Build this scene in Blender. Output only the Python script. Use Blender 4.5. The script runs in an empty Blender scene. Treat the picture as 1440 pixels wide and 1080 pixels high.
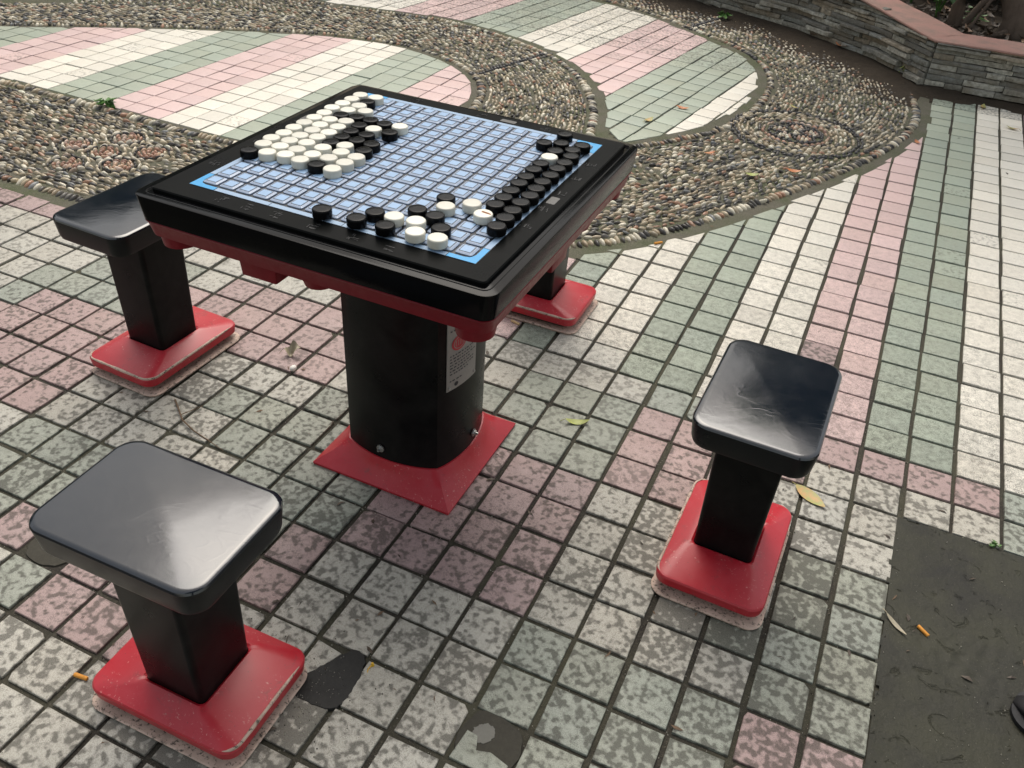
import bpy, math, random
import numpy as np
from mathutils import Matrix, Vector, noise as mnoise
random.seed(7); RNG = np.random.default_rng(7)
U = 0.1143                      # one paving tile pitch in metres; everything is authored in tile units
SC = bpy.context.scene
COL = SC.collection
pi = math.pi

# ------------------------------------------------------------------ node helpers
class NT:
    def __init__(s, name):
        m = bpy.data.materials.new(name); m.use_nodes = True
        s.m = m; s.t = m.node_tree; s.t.nodes.clear()
        s.out = s.t.nodes.new('ShaderNodeOutputMaterial')
        s.b = s.t.nodes.new('ShaderNodeBsdfPrincipled')
        s.t.links.new(s.b.outputs[0], s.out.inputs[0])
        s.tc = s.t.nodes.new('ShaderNodeTexCoord')
    def put(s, sock, v):
        if v is None: return
        if isinstance(v, (int, float)): sock.default_value = v
        elif isinstance(v, (tuple, list)):
            sock.default_value = (*v, 1) if (len(v) == 3 and sock.type == 'RGBA') else v
        else: s.t.links.new(v, sock)
    def noise(s, scale, detail=3, rough=.55, dist=0, vec=None, dim='3D'):
        n = s.t.nodes.new('ShaderNodeTexNoise'); n.noise_dimensions = dim
        s.put(n.inputs['Vector'], vec or s.tc.outputs['Object'])
        n.inputs['Scale'].default_value = scale; n.inputs['Detail'].default_value = detail
        n.inputs['Roughness'].default_value = rough; n.inputs['Distortion'].default_value = dist
        return n.outputs['Fac']
    def voro(s, scale, feat='F1', out='Distance', vec=None, rnd=1):
        n = s.t.nodes.new('ShaderNodeTexVoronoi'); n.feature = feat
        s.put(n.inputs['Vector'], vec or s.tc.outputs['Object'])
        n.inputs['Scale'].default_value = scale; n.inputs['Randomness'].default_value = rnd
        return n.outputs[out]
    def ramp(s, f, stops, ease='LINEAR'):
        n = s.t.nodes.new('ShaderNodeValToRGB'); s.put(n.inputs[0], f)
        n.color_ramp.interpolation = ease
        e = n.color_ramp.elements
        while len(e) < len(stops): e.new(.5)
        for i, (p, c) in enumerate(stops):
            e[i].position = p
            e[i].color = (c, c, c, 1) if isinstance(c, (int, float)) else (*c, 1)
        return n.outputs[0]
    def mix(s, f, a, b, mode='MIX'):
        n = s.t.nodes.new('ShaderNodeMix'); n.data_type = 'RGBA'; n.blend_type = mode
        s.put(n.inputs[0], f); s.put(n.inputs[6], a); s.put(n.inputs[7], b)
        return n.outputs[2]
    def math(s, op, a, b=0.0, c=None, clamp=False):
        n = s.t.nodes.new('ShaderNodeMath'); n.operation = op; n.use_clamp = clamp
        s.put(n.inputs[0], a); s.put(n.inputs[1], b)
        if c is not None: s.put(n.inputs[2], c)
        return n.outputs[0]
    def attr(s, name, out='Color'):
        n = s.t.nodes.new('ShaderNodeAttribute'); n.attribute_name = name; return n.outputs[out]
    def mapping(s, scale=(1, 1, 1), rot=(0, 0, 0), src='Object'):
        n = s.t.nodes.new('ShaderNodeMapping'); s.put(n.inputs['Vector'], s.tc.outputs[src])
        n.inputs['Scale'].default_value = scale; n.inputs['Rotation'].default_value = rot
        return n.outputs[0]
    def bump(s, h, strength=.3, dist=.002, normal=None):
        n = s.t.nodes.new('ShaderNodeBump'); s.put(n.inputs['Height'], h)
        n.inputs['Strength'].default_value = strength; n.inputs['Distance'].default_value = dist
        if normal: s.put(n.inputs['Normal'], normal)
        return n.outputs[0]
    def set(s, color=None, rough=None, normal=None, spec=None, metal=None, coat=None, coat_rough=None):
        b = s.b.inputs
        s.put(b['Base Color'], color); s.put(b['Roughness'], rough); s.put(b['Normal'], normal)
        s.put(b['Specular IOR Level'], spec); s.put(b['Metallic'], metal)
        s.put(b['Coat Weight'], coat); s.put(b['Coat Roughness'], coat_rough)
        return s.m

def m_plain(name, c, rough=.5, spec=.5, var=.12, metal=0, nscale=60, bump=.1):
    n = NT(name)
    f = n.math('ADD', n.math('MULTIPLY', n.noise(nscale, 4, .6), .6), n.math('MULTIPLY', n.noise(nscale*.15, 3, .6), .4))
    col = n.mix(f, tuple(x*(1-var) for x in c), tuple(min(1, x*(1+var)) for x in c))
    return n.set(col, n.ramp(n.noise(nscale*1.7, 3), [(.3, max(.02, rough-.08)), (.7, min(1, rough+.08))]),
                 n.bump(n.noise(nscale*6, 3), bump, .0005), spec, metal)

# ------------------------------------------------------------------ materials
def m_tile():
    n = NT('glazed_paving_tile')
    col = n.attr('Col'); g = n.attr('grime', 'Fac')
    # soft blotches of grey dirt, grainy at their edges
    cb = n.t.nodes.new('ShaderNodeCombineXYZ'); sdv = n.attr('seed', 'Fac')
    n.t.links.new(sdv, cb.inputs[2]); va = n.t.nodes.new('ShaderNodeVectorMath'); va.operation = 'ADD'
    n.t.links.new(n.tc.outputs['Object'], va.inputs[0]); n.t.links.new(cb.outputs[0], va.inputs[1]); tv = va.outputs[0]
    b1 = n.noise(70, 1.2, .5, 0, tv)
    b2 = n.noise(17, 2, .5, 0, tv)
    b3 = n.noise(480, 3, .85)
    bs = n.math('ADD', n.math('MULTIPLY', b1, .74), n.math('MULTIPLY', b3, .26))
    bs = n.math('ADD', bs, n.math('MULTIPLY', n.math('SUBTRACT', b2, .5), .22))
    thr = n.attr('thr', 'Fac')
    blot = n.math('MULTIPLY', n.math('SUBTRACT', bs, thr), 8.0, clamp=True)
    blot = n.math('MULTIPLY', blot, n.math('MULTIPLY', g, n.ramp(n.noise(700, 3, .8), [(.36, 1), (.64, .66)])))
    # fine pitted speckle
    fs = n.ramp(n.noise(560, 3, .85), [(.43, 1), (.53, 0)])
    fm = n.ramp(n.noise(45, 3, .6), [(.30, .30), (.66, 1)])
    fine = n.math('MULTIPLY', n.math('MULTIPLY', fs, fm), n.attr('speck', 'Fac'))
    dirt = n.math('MAXIMUM', blot, fine)
    c = n.mix(n.math('MULTIPLY', n.noise(8, 3), .22), col, (.40, .36, .30))
    c = n.mix(n.math('MULTIPLY', dirt, .94), c, (.042, .038, .030))
    # dark dirt creeping in from the joints
    br = n.noise(200, 3, .6)
    h = n.math('SUBTRACT', n.math('MULTIPLY', br, .6), n.math('MULTIPLY', dirt, .6))
    return n.set(c, n.ramp(dirt, [(0, .45), (1, .8)]), n.bump(h, .35, .0009), .45)

def m_ground():
    n = NT('joint_mortar')
    a = n.noise(160, 5, .7); b = n.noise(3.0, 4, .6, .3)
    col = n.mix(n.ramp(b, [(.38, 0), (.62, 1)]), (.030, .026, .021), (.060, .058, .038))
    col = n.mix(n.ramp(a, [(.5, 0), (.8, 1)]), col, (.11, .095, .075))
    col = n.mix(n.ramp(n.voro(420), [(.07, 1), (.13, 0)]), col, (.42, .38, .32))
    return n.set(col, .85, n.bump(n.noise(500, 4, .7), .8, .002), .3)

def m_bed():
    n = NT('pebble_bed_mortar')
    b = n.noise(5.5, 5, .65, .4)
    col = n.mix(n.ramp(b, [(.40, 0), (.60, 1)]), (.095, .088, .064), (.050, .066, .022))
    col = n.mix(n.ramp(n.noise(1.2, 3), [(.35, 0), (.6, .6)]), col, (.085, .078, .060))
    col = n.mix(n.ramp(n.noise(240, 4, .7), [(.45, 0), (.75, .6)]), col, (.26, .24, .19))
    return n.set(col, .9, n.bump(n.noise(300, 4, .7), .7, .002), .3)

def m_pebble():
    n = NT('river_pebble')
    c = n.attr('Col')
    v = n.noise(260, 4, .6, .4)
    c2 = n.mix(n.ramp(v, [(.35, .35), (.65, 0)]), c, (.10, .075, .05))
    return n.set(c2, .38, n.bump(n.noise(700, 2), .2, .0004), .5)

def m_black(name, spec=.5, rough=.3, dust=.05, wav=.0, c=(.006, .0065, .0075), wbump=.0):
    n = NT(name)
    s = n.noise(9, 5, .65, .3)
    col = n.mix(n.math('MULTIPLY', n.ramp(s, [(.42, 0), (.75, 1)]), dust), c, (.22, .21, .19))
    sc = n.noise(40, 6, .75, 0, n.mapping((1, 9, 1), (0, 0, .7)))
    r = n.math('ADD', n.math('MULTIPLY', s, .25), rough - .12)
    r = n.math('ADD', r, n.ramp(sc, [(.6, 0), (.75, .12)]))
    h = n.math('ADD', n.math('MULTIPLY', n.noise(7, 3, .5, .6), wav), n.math('MULTIPLY', n.noise(900, 2), .015))
    if wbump:
        # wrinkled skin: long ridges where the film has lifted
        w1 = n.ramp(n.noise(9, 2, .5, 1.4, n.mapping((1, 1.6, 1), (0, 0, .3))), [(.44, 0), (.485, 1), (.52, 0)])
        w2 = n.ramp(n.noise(5, 2), [(.45, 0), (.6, 1)])
        h = n.math('ADD', h, n.math('MULTIPLY', n.math('MULTIPLY', w1, w2), wbump))
    return n.set(col, r, n.bump(h, .6, .004), spec)

def m_red(name='red_fibreglass', faded=.25):
    n = NT(name)
    s = n.noise(11, 5, .6, .3)
    col = n.mix(n.math('MULTIPLY', n.ramp(s, [(.40, 0), (.72, 1)]), faded), (.43, .010, .022), (.55, .10, .12))
    col = n.mix(n.math('MULTIPLY', n.ramp(n.noise(150, 4, .7), [(.60, 0), (.67, .8)]), n.ramp(n.noise(13, 3), [(.50, 0), (.62, 1)])), col, (.62, .30, .27))
    col = n.mix(n.ramp(n.noise(24, 6, .8, .5), [(.56, 0), (.70, .55)]), col, (.10, .045, .04))
    col = n.mix(n.ramp(n.voro(90), [(.05, .8), (.09, 0)]), col, (.06, .02, .02))
    return n.set(col, n.math('ADD', n.math('MULTIPLY', s, .3), .22), n.bump(n.noise(30, 4), .25, .001), .5)

def m_beige():
    n = NT('bare_fibreglass')
    col = n.mix(n.ramp(n.noise(30, 4, .6), [(.4, 0), (.7, .7)]), (.56, .42, .34), (.33, .24, .19))
    col = n.mix(n.ramp(n.noise(110, 4, .8), [(.53, 0), (.62, .92)]), col, (.045, .038, .03))
    return n.set(col, .55, n.bump(n.noise(200, 4), .4, .001), .4)

def m_concrete():
    n = NT('mossy_cement')
    b = n.noise(7, 6, .65, .3)
    col = n.mix(n.ramp(b, [(.38, 0), (.64, 1)]), (.009, .0085, .006), (.025, .0245, .0125))
    col = n.mix(n.ramp(n.noise(2.2, 3), [(.4, 0), (.7, .65)]), col, (.031, .031, .017))
    col = n.mix(n.ramp(n.noise(260, 4, .7), [(.55, 0), (.8, .5)]), col, (.085, .08, .06))
    col = n.mix(n.ramp(n.voro(120), [(.035, 1), (.06, 0)]), col, (.30, .28, .22))
    h = n.math('ADD', n.noise(30, 6, .7), n.math('MULTIPLY', n.ramp(n.noise(14, 5, .7, 1.5), [(.60, 0), (.68, 1)]), -.9))
    return n.set(col, .62, n.bump(h, .7, .005), .35)

def m_soil():
    n = NT('dark_soil')
    col = n.mix(n.noise(25, 5, .7), (.022, .017, .012), (.065, .05, .036))
    col = n.mix(n.ramp(n.noise(330, 3, .7), [(.62, 0), (.7, .7)]), col, (.20, .16, .12))
    return n.set(col, .95, n.bump(n.noise(120, 5, .7), .9, .006), .2)

def m_ledge():
    n = NT('ledgestone')
    c = n.attr('Col')
    c2 = n.mix(n.ramp(n.noise(45, 5, .7), [(.35, .7), (.65, 0)]), c, (.11, .10, .08))
    c2 = n.mix(n.ramp(n.noise(7, 3, .6), [(.5, 0), (.7, .45)]), c2, (.16, .12, .07))
    return n.set(c2, .85, n.bump(n.noise(70, 6, .7, .6), .9, .008), .3)

def m_coping():
    n = NT('pink_coping_stone')
    col = n.mix(n.noise(260, 4, .8), (.30, .15, .12), (.46, .28, .235))
    col = n.mix(n.ramp(n.noise(8, 5, .65), [(.45, 0), (.7, .7)]), col, (.20, .165, .135))
    return n.set(col, .8, n.bump(n.noise(140, 5), .6, .003), .3)

def m_leaf(name, c, c2):
    n = NT(name)
    col = n.mix(n.ramp(n.noise(55, 4, .6), [(.4, 0), (.65, 1)]), c, c2)
    return n.set(col, .5, n.bump(n.noise(200, 3), .3, .0008), .4)

def m_bark(name, a=(.05, .036, .026), b=(.14, .105, .08)):
    n = NT(name)
    col = n.mix(n.noise(20, 6, .7, .5, n.mapping((1, 1, .3))), a, b)
    return n.set(col, .9, n.bump(n.noise(30, 6, .75, .4, n.mapping((1, 1, .35))), 1, .02), .2)

M = dict(
    tile=m_tile(), ground=m_ground(), bed=m_bed(), pebble=m_pebble(),
    seat=m_black('black_seat_skin', 0.8, .12, .03, .26, wbump=.025, c=(.006, .009, .0145)), seatside=m_black('black_seat_side', .22, .30, .01, .2, c=(.005, .006, .0075)),  # seat top: blue of the reflected sky is put into the base colour
    post=m_black('black_post_paint', .12, .30, .05, .10, c=(.004, .0042, .0045)),
    apron=m_black('black_table_edge', .10, .14, .006, .05, c=(.004, .0042, .0048)),
    panel=m_black('black_table_panel', .03, .30, .015, .05, c=(.004, .0045, .0045)),
    red=m_red(), redpale=m_red('red_fibreglass_faded', .85), tray=m_plain('shaded_red_underside', (.19, .009, .016), .42, .25, .2), beige=m_beige(), concrete=m_concrete(), soil=m_soil(),  # tray: the red is darkened to hold the shade under the tabletop
    ledge=m_ledge(), coping=m_coping(),
    white_disc=m_plain('cream_disc_plastic', (.72, .70, .61), .42, .45, .05, nscale=180, bump=.15),
    black_disc=m_plain('black_disc_plastic', (.004, .004, .0045), .20, .10, .2, nscale=180, bump=.02),
    rust=m_plain('brown_stain', (.22, .075, .02), .6, .3, .5, nscale=300),
    blue_pad=m_plain('pale_blue_print', (.265, .40, .59), .38, .4, .22, nscale=70),
    blue_rim=m_plain('pale_blue_edge', (.31, .38, .50), .26, .6, .06, nscale=70),
    blue_strip=m_plain('pale_blue_border_print', (.275, .385, .53), .38, .4, .06, nscale=50),
    blue_corner=m_plain('bright_blue_print', (.04, .31, .62), .35, .4, .08),
    ink=m_plain('black_print_line', (.010, .013, .02), .35, .4, .1),
    steel=m_plain('dull_steel', (.45, .45, .44), .35, .5, .2, metal=.9),
    plate=m_plain('grey_metal_plate', (.27, .255, .235), .45, .4, .15, metal=.1),
    redink=m_plain('red_print', (.42, .03, .04), .5, .4, .1),
    relief=m_plain('embossed_black', (.045, .045, .047), .3, .5, .1),
    butt_o=m_plain('orange_filter_paper', (.62, .27, .045), .7, .3, .25, nscale=400),
    butt_w=m_plain('tan_filter_paper', (.60, .42, .22), .7, .3, .25, nscale=400),
    grit=m_plain('pale_grit', (.45, .42, .35), .8, .3, .3), chip=m_plain('white_stone', (.75, .73, .68), .6, .4, .08),
    leaf_yellow=m_leaf('yellow_leaf', (.52, .31, .13), (.34, .36, .13)),
    leaf_green=m_leaf('pale_green_leaf', (.40, .43, .13), (.30, .33, .12)),
    leaf_orange=m_leaf('orange_leaf', (.45, .14, .055), (.55, .27, .12)),
    leaf_brown=m_leaf('brown_leaf', (.20, .11, .06), (.33, .22, .14)), litter=m_leaf('rotting_leaf', (.035, .024, .016), (.10, .07, .045)),
    leaf_grey=m_leaf('grey_leaf', (.27, .24, .17), (.38, .33, .23)),
    foliage=m_leaf('green_foliage', (.045, .12, .022), (.10, .22, .045)),
    foliage_dark=m_leaf('dark_foliage', (.015, .04, .010), (.04, .085, .02)),
    twig=m_plain('dry_twig', (.15, .10, .065), .8, .3, .3, nscale=200),
    bark=m_bark('tree_bark'), bark2=m_bark('grey_brown_bark', (.06, .045, .035), (.17, .13, .10)),
    tar=m_plain('black_tar', (.010, .0098, .009), .55, .35, .8, nscale=140, bump=1.0),
    cement=m_plain('dark_cement_fill', (.050, .046, .036), .85, .3, .4, nscale=150, bump=1.0),
    coin=m_plain('grey_gum', (.17, .165, .145), .85, .3, .25, nscale=150, bump=.6),
    bluepaint=m_plain('blue_paint', (.02, .03, .10), .7, .3, .3),
    rubber=m_plain('black_rubber', (.012, .012, .014), .55, .4, .2),
    yellow=m_plain('yellow_plastic', (.65, .38, .02), .4, .5, .1),
)

# ------------------------------------------------------------------ object helpers
def link(name, V, F, mats, parent=None, fm=None, smooth=None, attrs=None, kind=None, label=None, cat=None, group=None, loc=None):
    """V in tile units. fm: material index per face. attrs: {name: (type, array)}"""
    me = bpy.data.meshes.new(name)
    V = np.asarray(V, float) * U
    if isinstance(F, tuple):        # (loops, starts, totals) arrays
        lo, st, to = F
        me.vertices.add(len(V)); me.vertices.foreach_set('co', V.ravel())
        me.loops.add(len(lo)); me.loops.foreach_set('vertex_index', lo)
        me.polygons.add(len(st)); me.polygons.foreach_set('loop_start', st); me.polygons.foreach_set('loop_total', to)
        me.update(calc_edges=True)
    else:
        me.from_pydata([tuple(v) for v in V], [], F); me.update()
    for m in (mats if isinstance(mats, (list, tuple)) else [mats]): me.materials.append(m)
    if fm is not None: me.polygons.foreach_set('material_index', np.asarray(fm, np.int32))
    if smooth is not None:
        me.polygons.foreach_set('use_smooth', np.ones(len(me.polygons), bool))
        if smooth < 179: me.set_sharp_from_angle(angle=math.radians(smooth))
    for k, (ty, arr) in (attrs or {}).items():
        if ty == 'C':
            a = me.color_attributes.new(k, 'FLOAT_COLOR', 'POINT')
            arr = np.asarray(arr, np.float32)
            if arr.shape[1] == 3: arr = np.c_[arr, np.ones(len(arr), np.float32)]
            a.data.foreach_set('color', arr.ravel())
        else:
            a = me.attributes.new(k, 'FLOAT', 'POINT'); a.data.foreach_set('value', np.asarray(arr, np.float32))
    me.validate()
    o = bpy.data.objects.new(name, me); COL.objects.link(o)
    if parent: o.parent = parent
    if loc is not None: o.location = Vector(loc) * U
    if kind: o['kind'] = kind
    if label: o['label'] = label
    if cat: o['category'] = cat
    if group: o['group'] = group
    return o

def thing(name, label, cat, loc, group=None, rz=0):
    o = bpy.data.objects.new(name, None); COL.objects.link(o)
    o.empty_display_size = .05
    o.location = Vector(loc) * U; o.rotation_euler = (0, 0, rz)
    o['label'] = label; o['category'] = cat
    if group: o['group'] = group
    return o

class MB:
    def __init__(s): s.V = []; s.F = []; s.m = []
    def add(s, V, F, m=0):
        b = len(s.V); s.V += [tuple(v) for v in V]; s.F += [tuple(i+b for i in f) for f in F]; s.m += [m]*len(F); return s
    def build(s, name, mats, parent=None, smooth=35, **k):
        return link(name, s.V, s.F, mats, parent, s.m, smooth, **k)

def rrect(hx, hy, r, z, cx=0, cy=0, n=7):
    P = []
    for qx, qy, a0 in ((1, 1, 0), (-1, 1, pi/2), (-1, -1, pi), (1, -1, 3*pi/2)):
        for i in range(n+1):
            a = a0 + pi/2*i/n
            P.append((cx+qx*(hx-r)+r*math.cos(a), cy+qy*(hy-r)+r*math.sin(a), z))
    return P
def ring_loft(rings, cap0=True, cap1=True):
    n = len(rings[0]); V = [p for r in rings for p in r]; F = []
    for k in range(len(rings)-1):
        for i in range(n):
            j = (i+1) % n; F.append((k*n+i, k*n+j, (k+1)*n+j, (k+1)*n+i))
    if cap0: F.append(tuple(reversed(range(n))))
    if cap1: F.append(tuple((len(rings)-1)*n+i for i in range(n)))
    return V, F
def loft(spec, n=7, **k):   # spec: (z,hx,hy,r) bottom to top
    return ring_loft([rrect(hx, hy, min(r, hx, hy), z, 0, 0, n) for z, hx, hy, r in spec], **k)
def box(x0, x1, y0, y1, z0, z1):
    V = [(x, y, z) for z in (z0, z1) for x, y in ((x0, y0), (x1, y0), (x1, y1), (x0, y1))]
    return V, [(3, 2, 1, 0), (4, 5, 6, 7), (0, 1, 5, 4), (1, 2, 6, 5), (2, 3, 7, 6), (3, 0, 4, 7)]
def cyl(r0, r1, z0, z1, n=20, cx=0, cy=0):
    return ring_loft([[(cx+r*math.cos(2*pi*i/n), cy+r*math.sin(2*pi*i/n), z) for i in range(n)] for r, z in ((r0, z0), (r1, z1))])
def tube(pts, rad, n=8, closed=False):
    P = [Vector(p) for p in pts]; rings = []
    for i, p in enumerate(P):
        if closed: t = P[(i+1) % len(P)] - P[i-1]
        else: t = P[min(i+1, len(P)-1)] - P[max(i-1, 0)]
        t.normalize(); a = t.cross(Vector((0, 0, 1)))
        if a.length < 1e-3: a = t.cross(Vector((1, 0, 0)))
        a.normalize(); b = t.cross(a).normalized(); r = rad[i] if isinstance(rad, (list, tuple)) else rad
        rings.append([tuple(p + a*r*math.cos(2*pi*k/n) + b*r*math.sin(2*pi*k/n)) for k in range(n)])
    V, F = ring_loft(rings, not closed, not closed)
    if closed:
        m = len(rings)
        for i in range(n):
            j = (i+1) % n; F.append(((m-1)*n+i, (m-1)*n+j, j, i))
    return V, F

# ------------------------------------------------------------------ camera
CAM_F = 1208.0
R = np.array([[0.9063583, 0.41846655, 0.05831273], [0.29368468, -0.52475495, -0.79898783], [-0.30374978, 0.74129481, -0.59851322]])
CC = np.array([7.26696376, -8.32672832, 12.56375938])
cam = bpy.data.cameras.new('camera'); co = bpy.data.objects.new('camera', cam); COL.objects.link(co)
cam.sensor_width = 36; cam.sensor_fit = 'HORIZONTAL'; cam.lens = CAM_F/1440*36; cam.clip_start = .02; cam.clip_end = 200
mw = R.T @ np.diag([1, -1, -1])
m4 = Matrix([list(mw[i]) + [CC[i]*U] for i in range(3)] + [[0, 0, 0, 1]])
co.matrix_world = m4
SC.camera = co
def project(P):      # only used to skip geometry nobody can see
    Y = (np.asarray(P, float) - CC) @ R.T
    return 720+CAM_F*Y[:, 0]/np.maximum(Y[:, 2], .1), 540+CAM_F*Y[:, 1]/np.maximum(Y[:, 2], .1), Y[:, 2]

# ------------------------------------------------------------------ plan of the square (tile units)
def smooth_line(P, it=2, closed=False):
    P = np.array(P, float)
    for _ in range(it):
        Q = np.roll(P, -1, 0) if closed else P[1:]
        A = P if closed else P[:-1]
        N = np.empty((2*len(A), 2)); N[0::2] = .75*A+.25*Q; N[1::2] = .25*A+.75*Q
        P = N if closed else np.vstack([P[:1], N, P[-1:]])
    return P
outer_low = smooth_line([(-48, 9.6), (-30, 9.2), (-22, 9.05), (-18.5, 9.05), (-15.4, 9.0), (-11, 9.3), (-7, 10.2), (-3.5, 12.0), (0.08, 14.84), (.98, 15.65), (1.99, 17.0), (3.01, 18.58), (4.04, 20.49), (5.34, 23.03), (6.74, 26.04), (8.04, 29.43), (8.78, 32.56), (8.85, 35.3), (8.3, 38.2), (8.0, 39.6)])
wall_base = np.array([(-30, 56.5), (-18, 53.6), (-11, 51.4), (-5.66, 49.25), (-2.64, 47.95), (.84, 46.49), (3.36, 44.47), (5.85, 42.59), (8.45, 39.5)])
P_OUT = np.vstack([outer_low, wall_base[::-1], [(-48, 60)]])
ISL_M = smooth_line([(-2.3, 23.2), (-1.33, 24.5), (-.11, 26.19), (.93, 28.04), (1.52, 31.05), (1.6, 34.05), (1.14, 36.73), (.15, 38.89), (-1.44, 40.7), (-3.49, 42.1), (-5.9, 43.77), (-9.08, 45.38), (-14, 46.6), (-20, 47), (-27, 45.5), (-32, 42), (-32.5, 38), (-29, 35.4), (-24.53, 34.9), (-22.08, 35.1), (-20.11, 35.5), (-17.68, 36.0), (-15.4, 35.98), (-13.01, 35.45), (-10.81, 34.5), (-9.39, 33.85), (-7.52, 32.5), (-5.8, 30.48), (-4.56, 28.35), (-3.64, 26.29), (-3.04, 23.9)], 2, True)
ISL_L = smooth_line([(-46, 16.6), (-35, 16.3), (-27, 16.2), (-22.6, 16.15), (-18.4, 16.02), (-14.9, 15.94), (-12, 16.3), (-9.6, 18), (-8.8, 21), (-9.04, 24.38), (-9.7, 26.3), (-10.64, 27.67), (-12.14, 28.95), (-14.19, 29.85), (-16.41, 30.16), (-19.08, 29.72), (-21.85, 28.6), (-24.86, 26.93), (-27.89, 25.15), (-30.5, 23.3), (-33.02, 21.4), (-37, 19.3), (-43, 17.8)], 2, True)

def seg_dist(P, L, closed=False):
    A = L if closed else L[:-1]; B = np.roll(L, -1, 0) if closed else L[1:]
    D = B-A; best = np.full(len(P), 1e9)
    for a, d in zip(A, D):
        t = np.clip(((P-a)@d)/max(d@d, 1e-12), 0, 1)
        q = P-a-t[:, None]*d; best = np.minimum(best, np.hypot(q[:, 0], q[:, 1]))
    return best
def inside(P, L):
    c = np.zeros(len(P), bool); x, y = P[:, 0], P[:, 1]; B = np.roll(L, -1, 0)
    for (x0, y0), (x1, y1) in zip(L, B):
        if y0 == y1: continue
        c ^= ((y0 > y) != (y1 > y)) & (x < (x1-x0)*(y-y0)/(y1-y0)+x0)
    return c
def sdist(P, L):
    P = np.asarray(P, float); d = seg_dist(P, L, True); return np.where(inside(P, L), d, -d)
def peb_dist(P):
    P = np.asarray(P, float)
    return np.minimum(sdist(P, P_OUT), np.minimum(-sdist(P, ISL_M), -sdist(P, ISL_L)))

# ------------------------------------------------------------------ ground
def grid_sheet(x0, x1, y0, y1, st, zf, keep):
    xs = np.arange(x0, x1+1e-6, st); ys = np.arange(y0, y1+1e-6, st)
    X, Y = np.meshgrid(xs, ys, indexing='ij'); P = np.c_[X.ravel(), Y.ravel()]
    k = keep(P); Z = zf(P); ny = len(ys); nx = len(xs)
    I = np.arange(nx*ny).reshape(nx, ny)
    q = np.stack([I[:-1, :-1], I[1:, :-1], I[1:, 1:], I[:-1, 1:]], -1).reshape(-1, 4)
    q = q[k[q].all(1)]
    used = np.unique(q); mp = -np.ones(nx*ny, int); mp[used] = np.arange(len(used))
    V = np.c_[P, Z][used]; q = mp[q]
    return V, (q.ravel().astype(np.int32), np.arange(0, 4*len(q), 4, dtype=np.int32), np.full(len(q), 4, np.int32))
def vnoise(P, s, seed=0):
    return np.array([mnoise.noise((p[0]*s+seed, p[1]*s-seed, seed*.37)) for p in P])

link('ground', [(-260, -160, -.055), (200, -160, -.055), (200, 300, -.055), (-260, 300, -.055)], [(0, 1, 2, 3)], M['ground'], kind='structure')
V, F = grid_sheet(-46, 9.6, 8.4, 57, .3, lambda P: -.028+.008*vnoise(P, 1.3), lambda P: peb_dist(P) > -.75)
link('pebble_bed', V, F, M['bed'], smooth=179, kind='structure')

# ------------------------------------------------------------------ paving tiles
CW, CP, CG = (.475, .455, .395), (.40, .275, .265), (.30, .325, .27)  # worn near tiles, their colours also lowered to carry the foreground shade
CWf, CPf, CGf = (.78, .74, .645), (.67, .485, .465), (.345, .395, .315)
COLS = {'W': CW, 'P': CP, 'G': CG, 'w': CWf, 'p': CPf, 'g': CGf}
T = {}     # the worn coloured field round the table, read tile by tile
def row(r, c0, s):
    for i, ch in enumerate(s):
        if ch != ' ': T[(c0+i, r)] = ch
row(9, -14, 'PPPWWWWWWWWWWW')
row(8, -20, 'PPPPPWWWWWWWWWWPWWWWWWGGPPPPGG')
row(8, -20, 'PPPPPWWWWWWWWWWPWWWWWWWWWGG'[:20]); row(8, 0, 'WWWWGGPPPPPPGG')
row(7, -20, 'PPPWWWWWWWGWPPPPPWWW'); row(7, 0, 'WGGGPPPPWWWWGGGG')
row(6, -20, 'PWWWWWWWGGGPPPPPPWWW'); row(6, 0, 'GGGGPPPWWW')
row(5, -20, 'PPWWWWWGGGGPPPPPPWWW'); row(5, 0, 'GGGGPPPWWW')
row(4, -20, 'WWWWWWWGPPPPPPWWWGGG'); row(4, 0, 'PPPPWWWWGG')
row(3, -20, 'WWWWWGPPPPPPPWWGGGGG'); row(3, 0, 'PPPPWWWWGG')
row(2, -20, 'WWWGGPPPPPPPWWWWGGGG'); row(2, 0, 'PPPPWWWGGG')
row(1, -20, 'WWGGPPPPPPPPWWWWGGGG'); row(1, 0, 'PPPPWWWWGG')
row(1, -9, 'PWWWWWGG'); row(2, -12, 'PPPPWWWWGGGG')
row(0, -12, 'PPWWGGGGGGGP'); row(0, 0, 'WWWWGGGGPP')
row(-1, -12, 'PPWGGGGPPPPP'); row(-1, 0, 'WWWWGGGGPP')
row(-2, -12, 'GGGGGGPPPPWW'); row(-2, 0, 'WWWWGGGGPP')
row(-3, -12, 'GGGGGWWGPPPW'); row(-3, 0, 'WWWWWGGGPP')
row(-4, -12, 'GGGWWWGWWWWW'); row(-4, 0, 'WWWWWGGGPP')
row(-5, -12, 'GGWWWWWWWWWWWWWWWWGGPP')
T[(7, 12)] = 'P'; T[(-5, -2)] = ' '; T[(4, -2)] = ' '; T[(1, -2)] = ' '
TV, TF, TC, TG, TT, TS, TE = [], [], [], [], [], [], []
DIRTY = {(6, 2): .10, (7, 2): .12, (8, 3): .08, (8, 4): .08, (5, 3): .05, (5, 4): .06, (6, 1): .03, (7, 1): .03, (0, -3): .10, (1, -3): .14, (2, -3): .03, (-7, 3): .05, (-6, 3): .09, (-6, 4): .08, (-7, 2): .03, (1, 10): .07, (1, 9): .05, (-1, 9): .05, (-1, -4): .06, (0, -4): .12, (-2, -4): .03, (8, 5): .04, (0, 1): .02, (-1, 1): .02}
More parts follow.
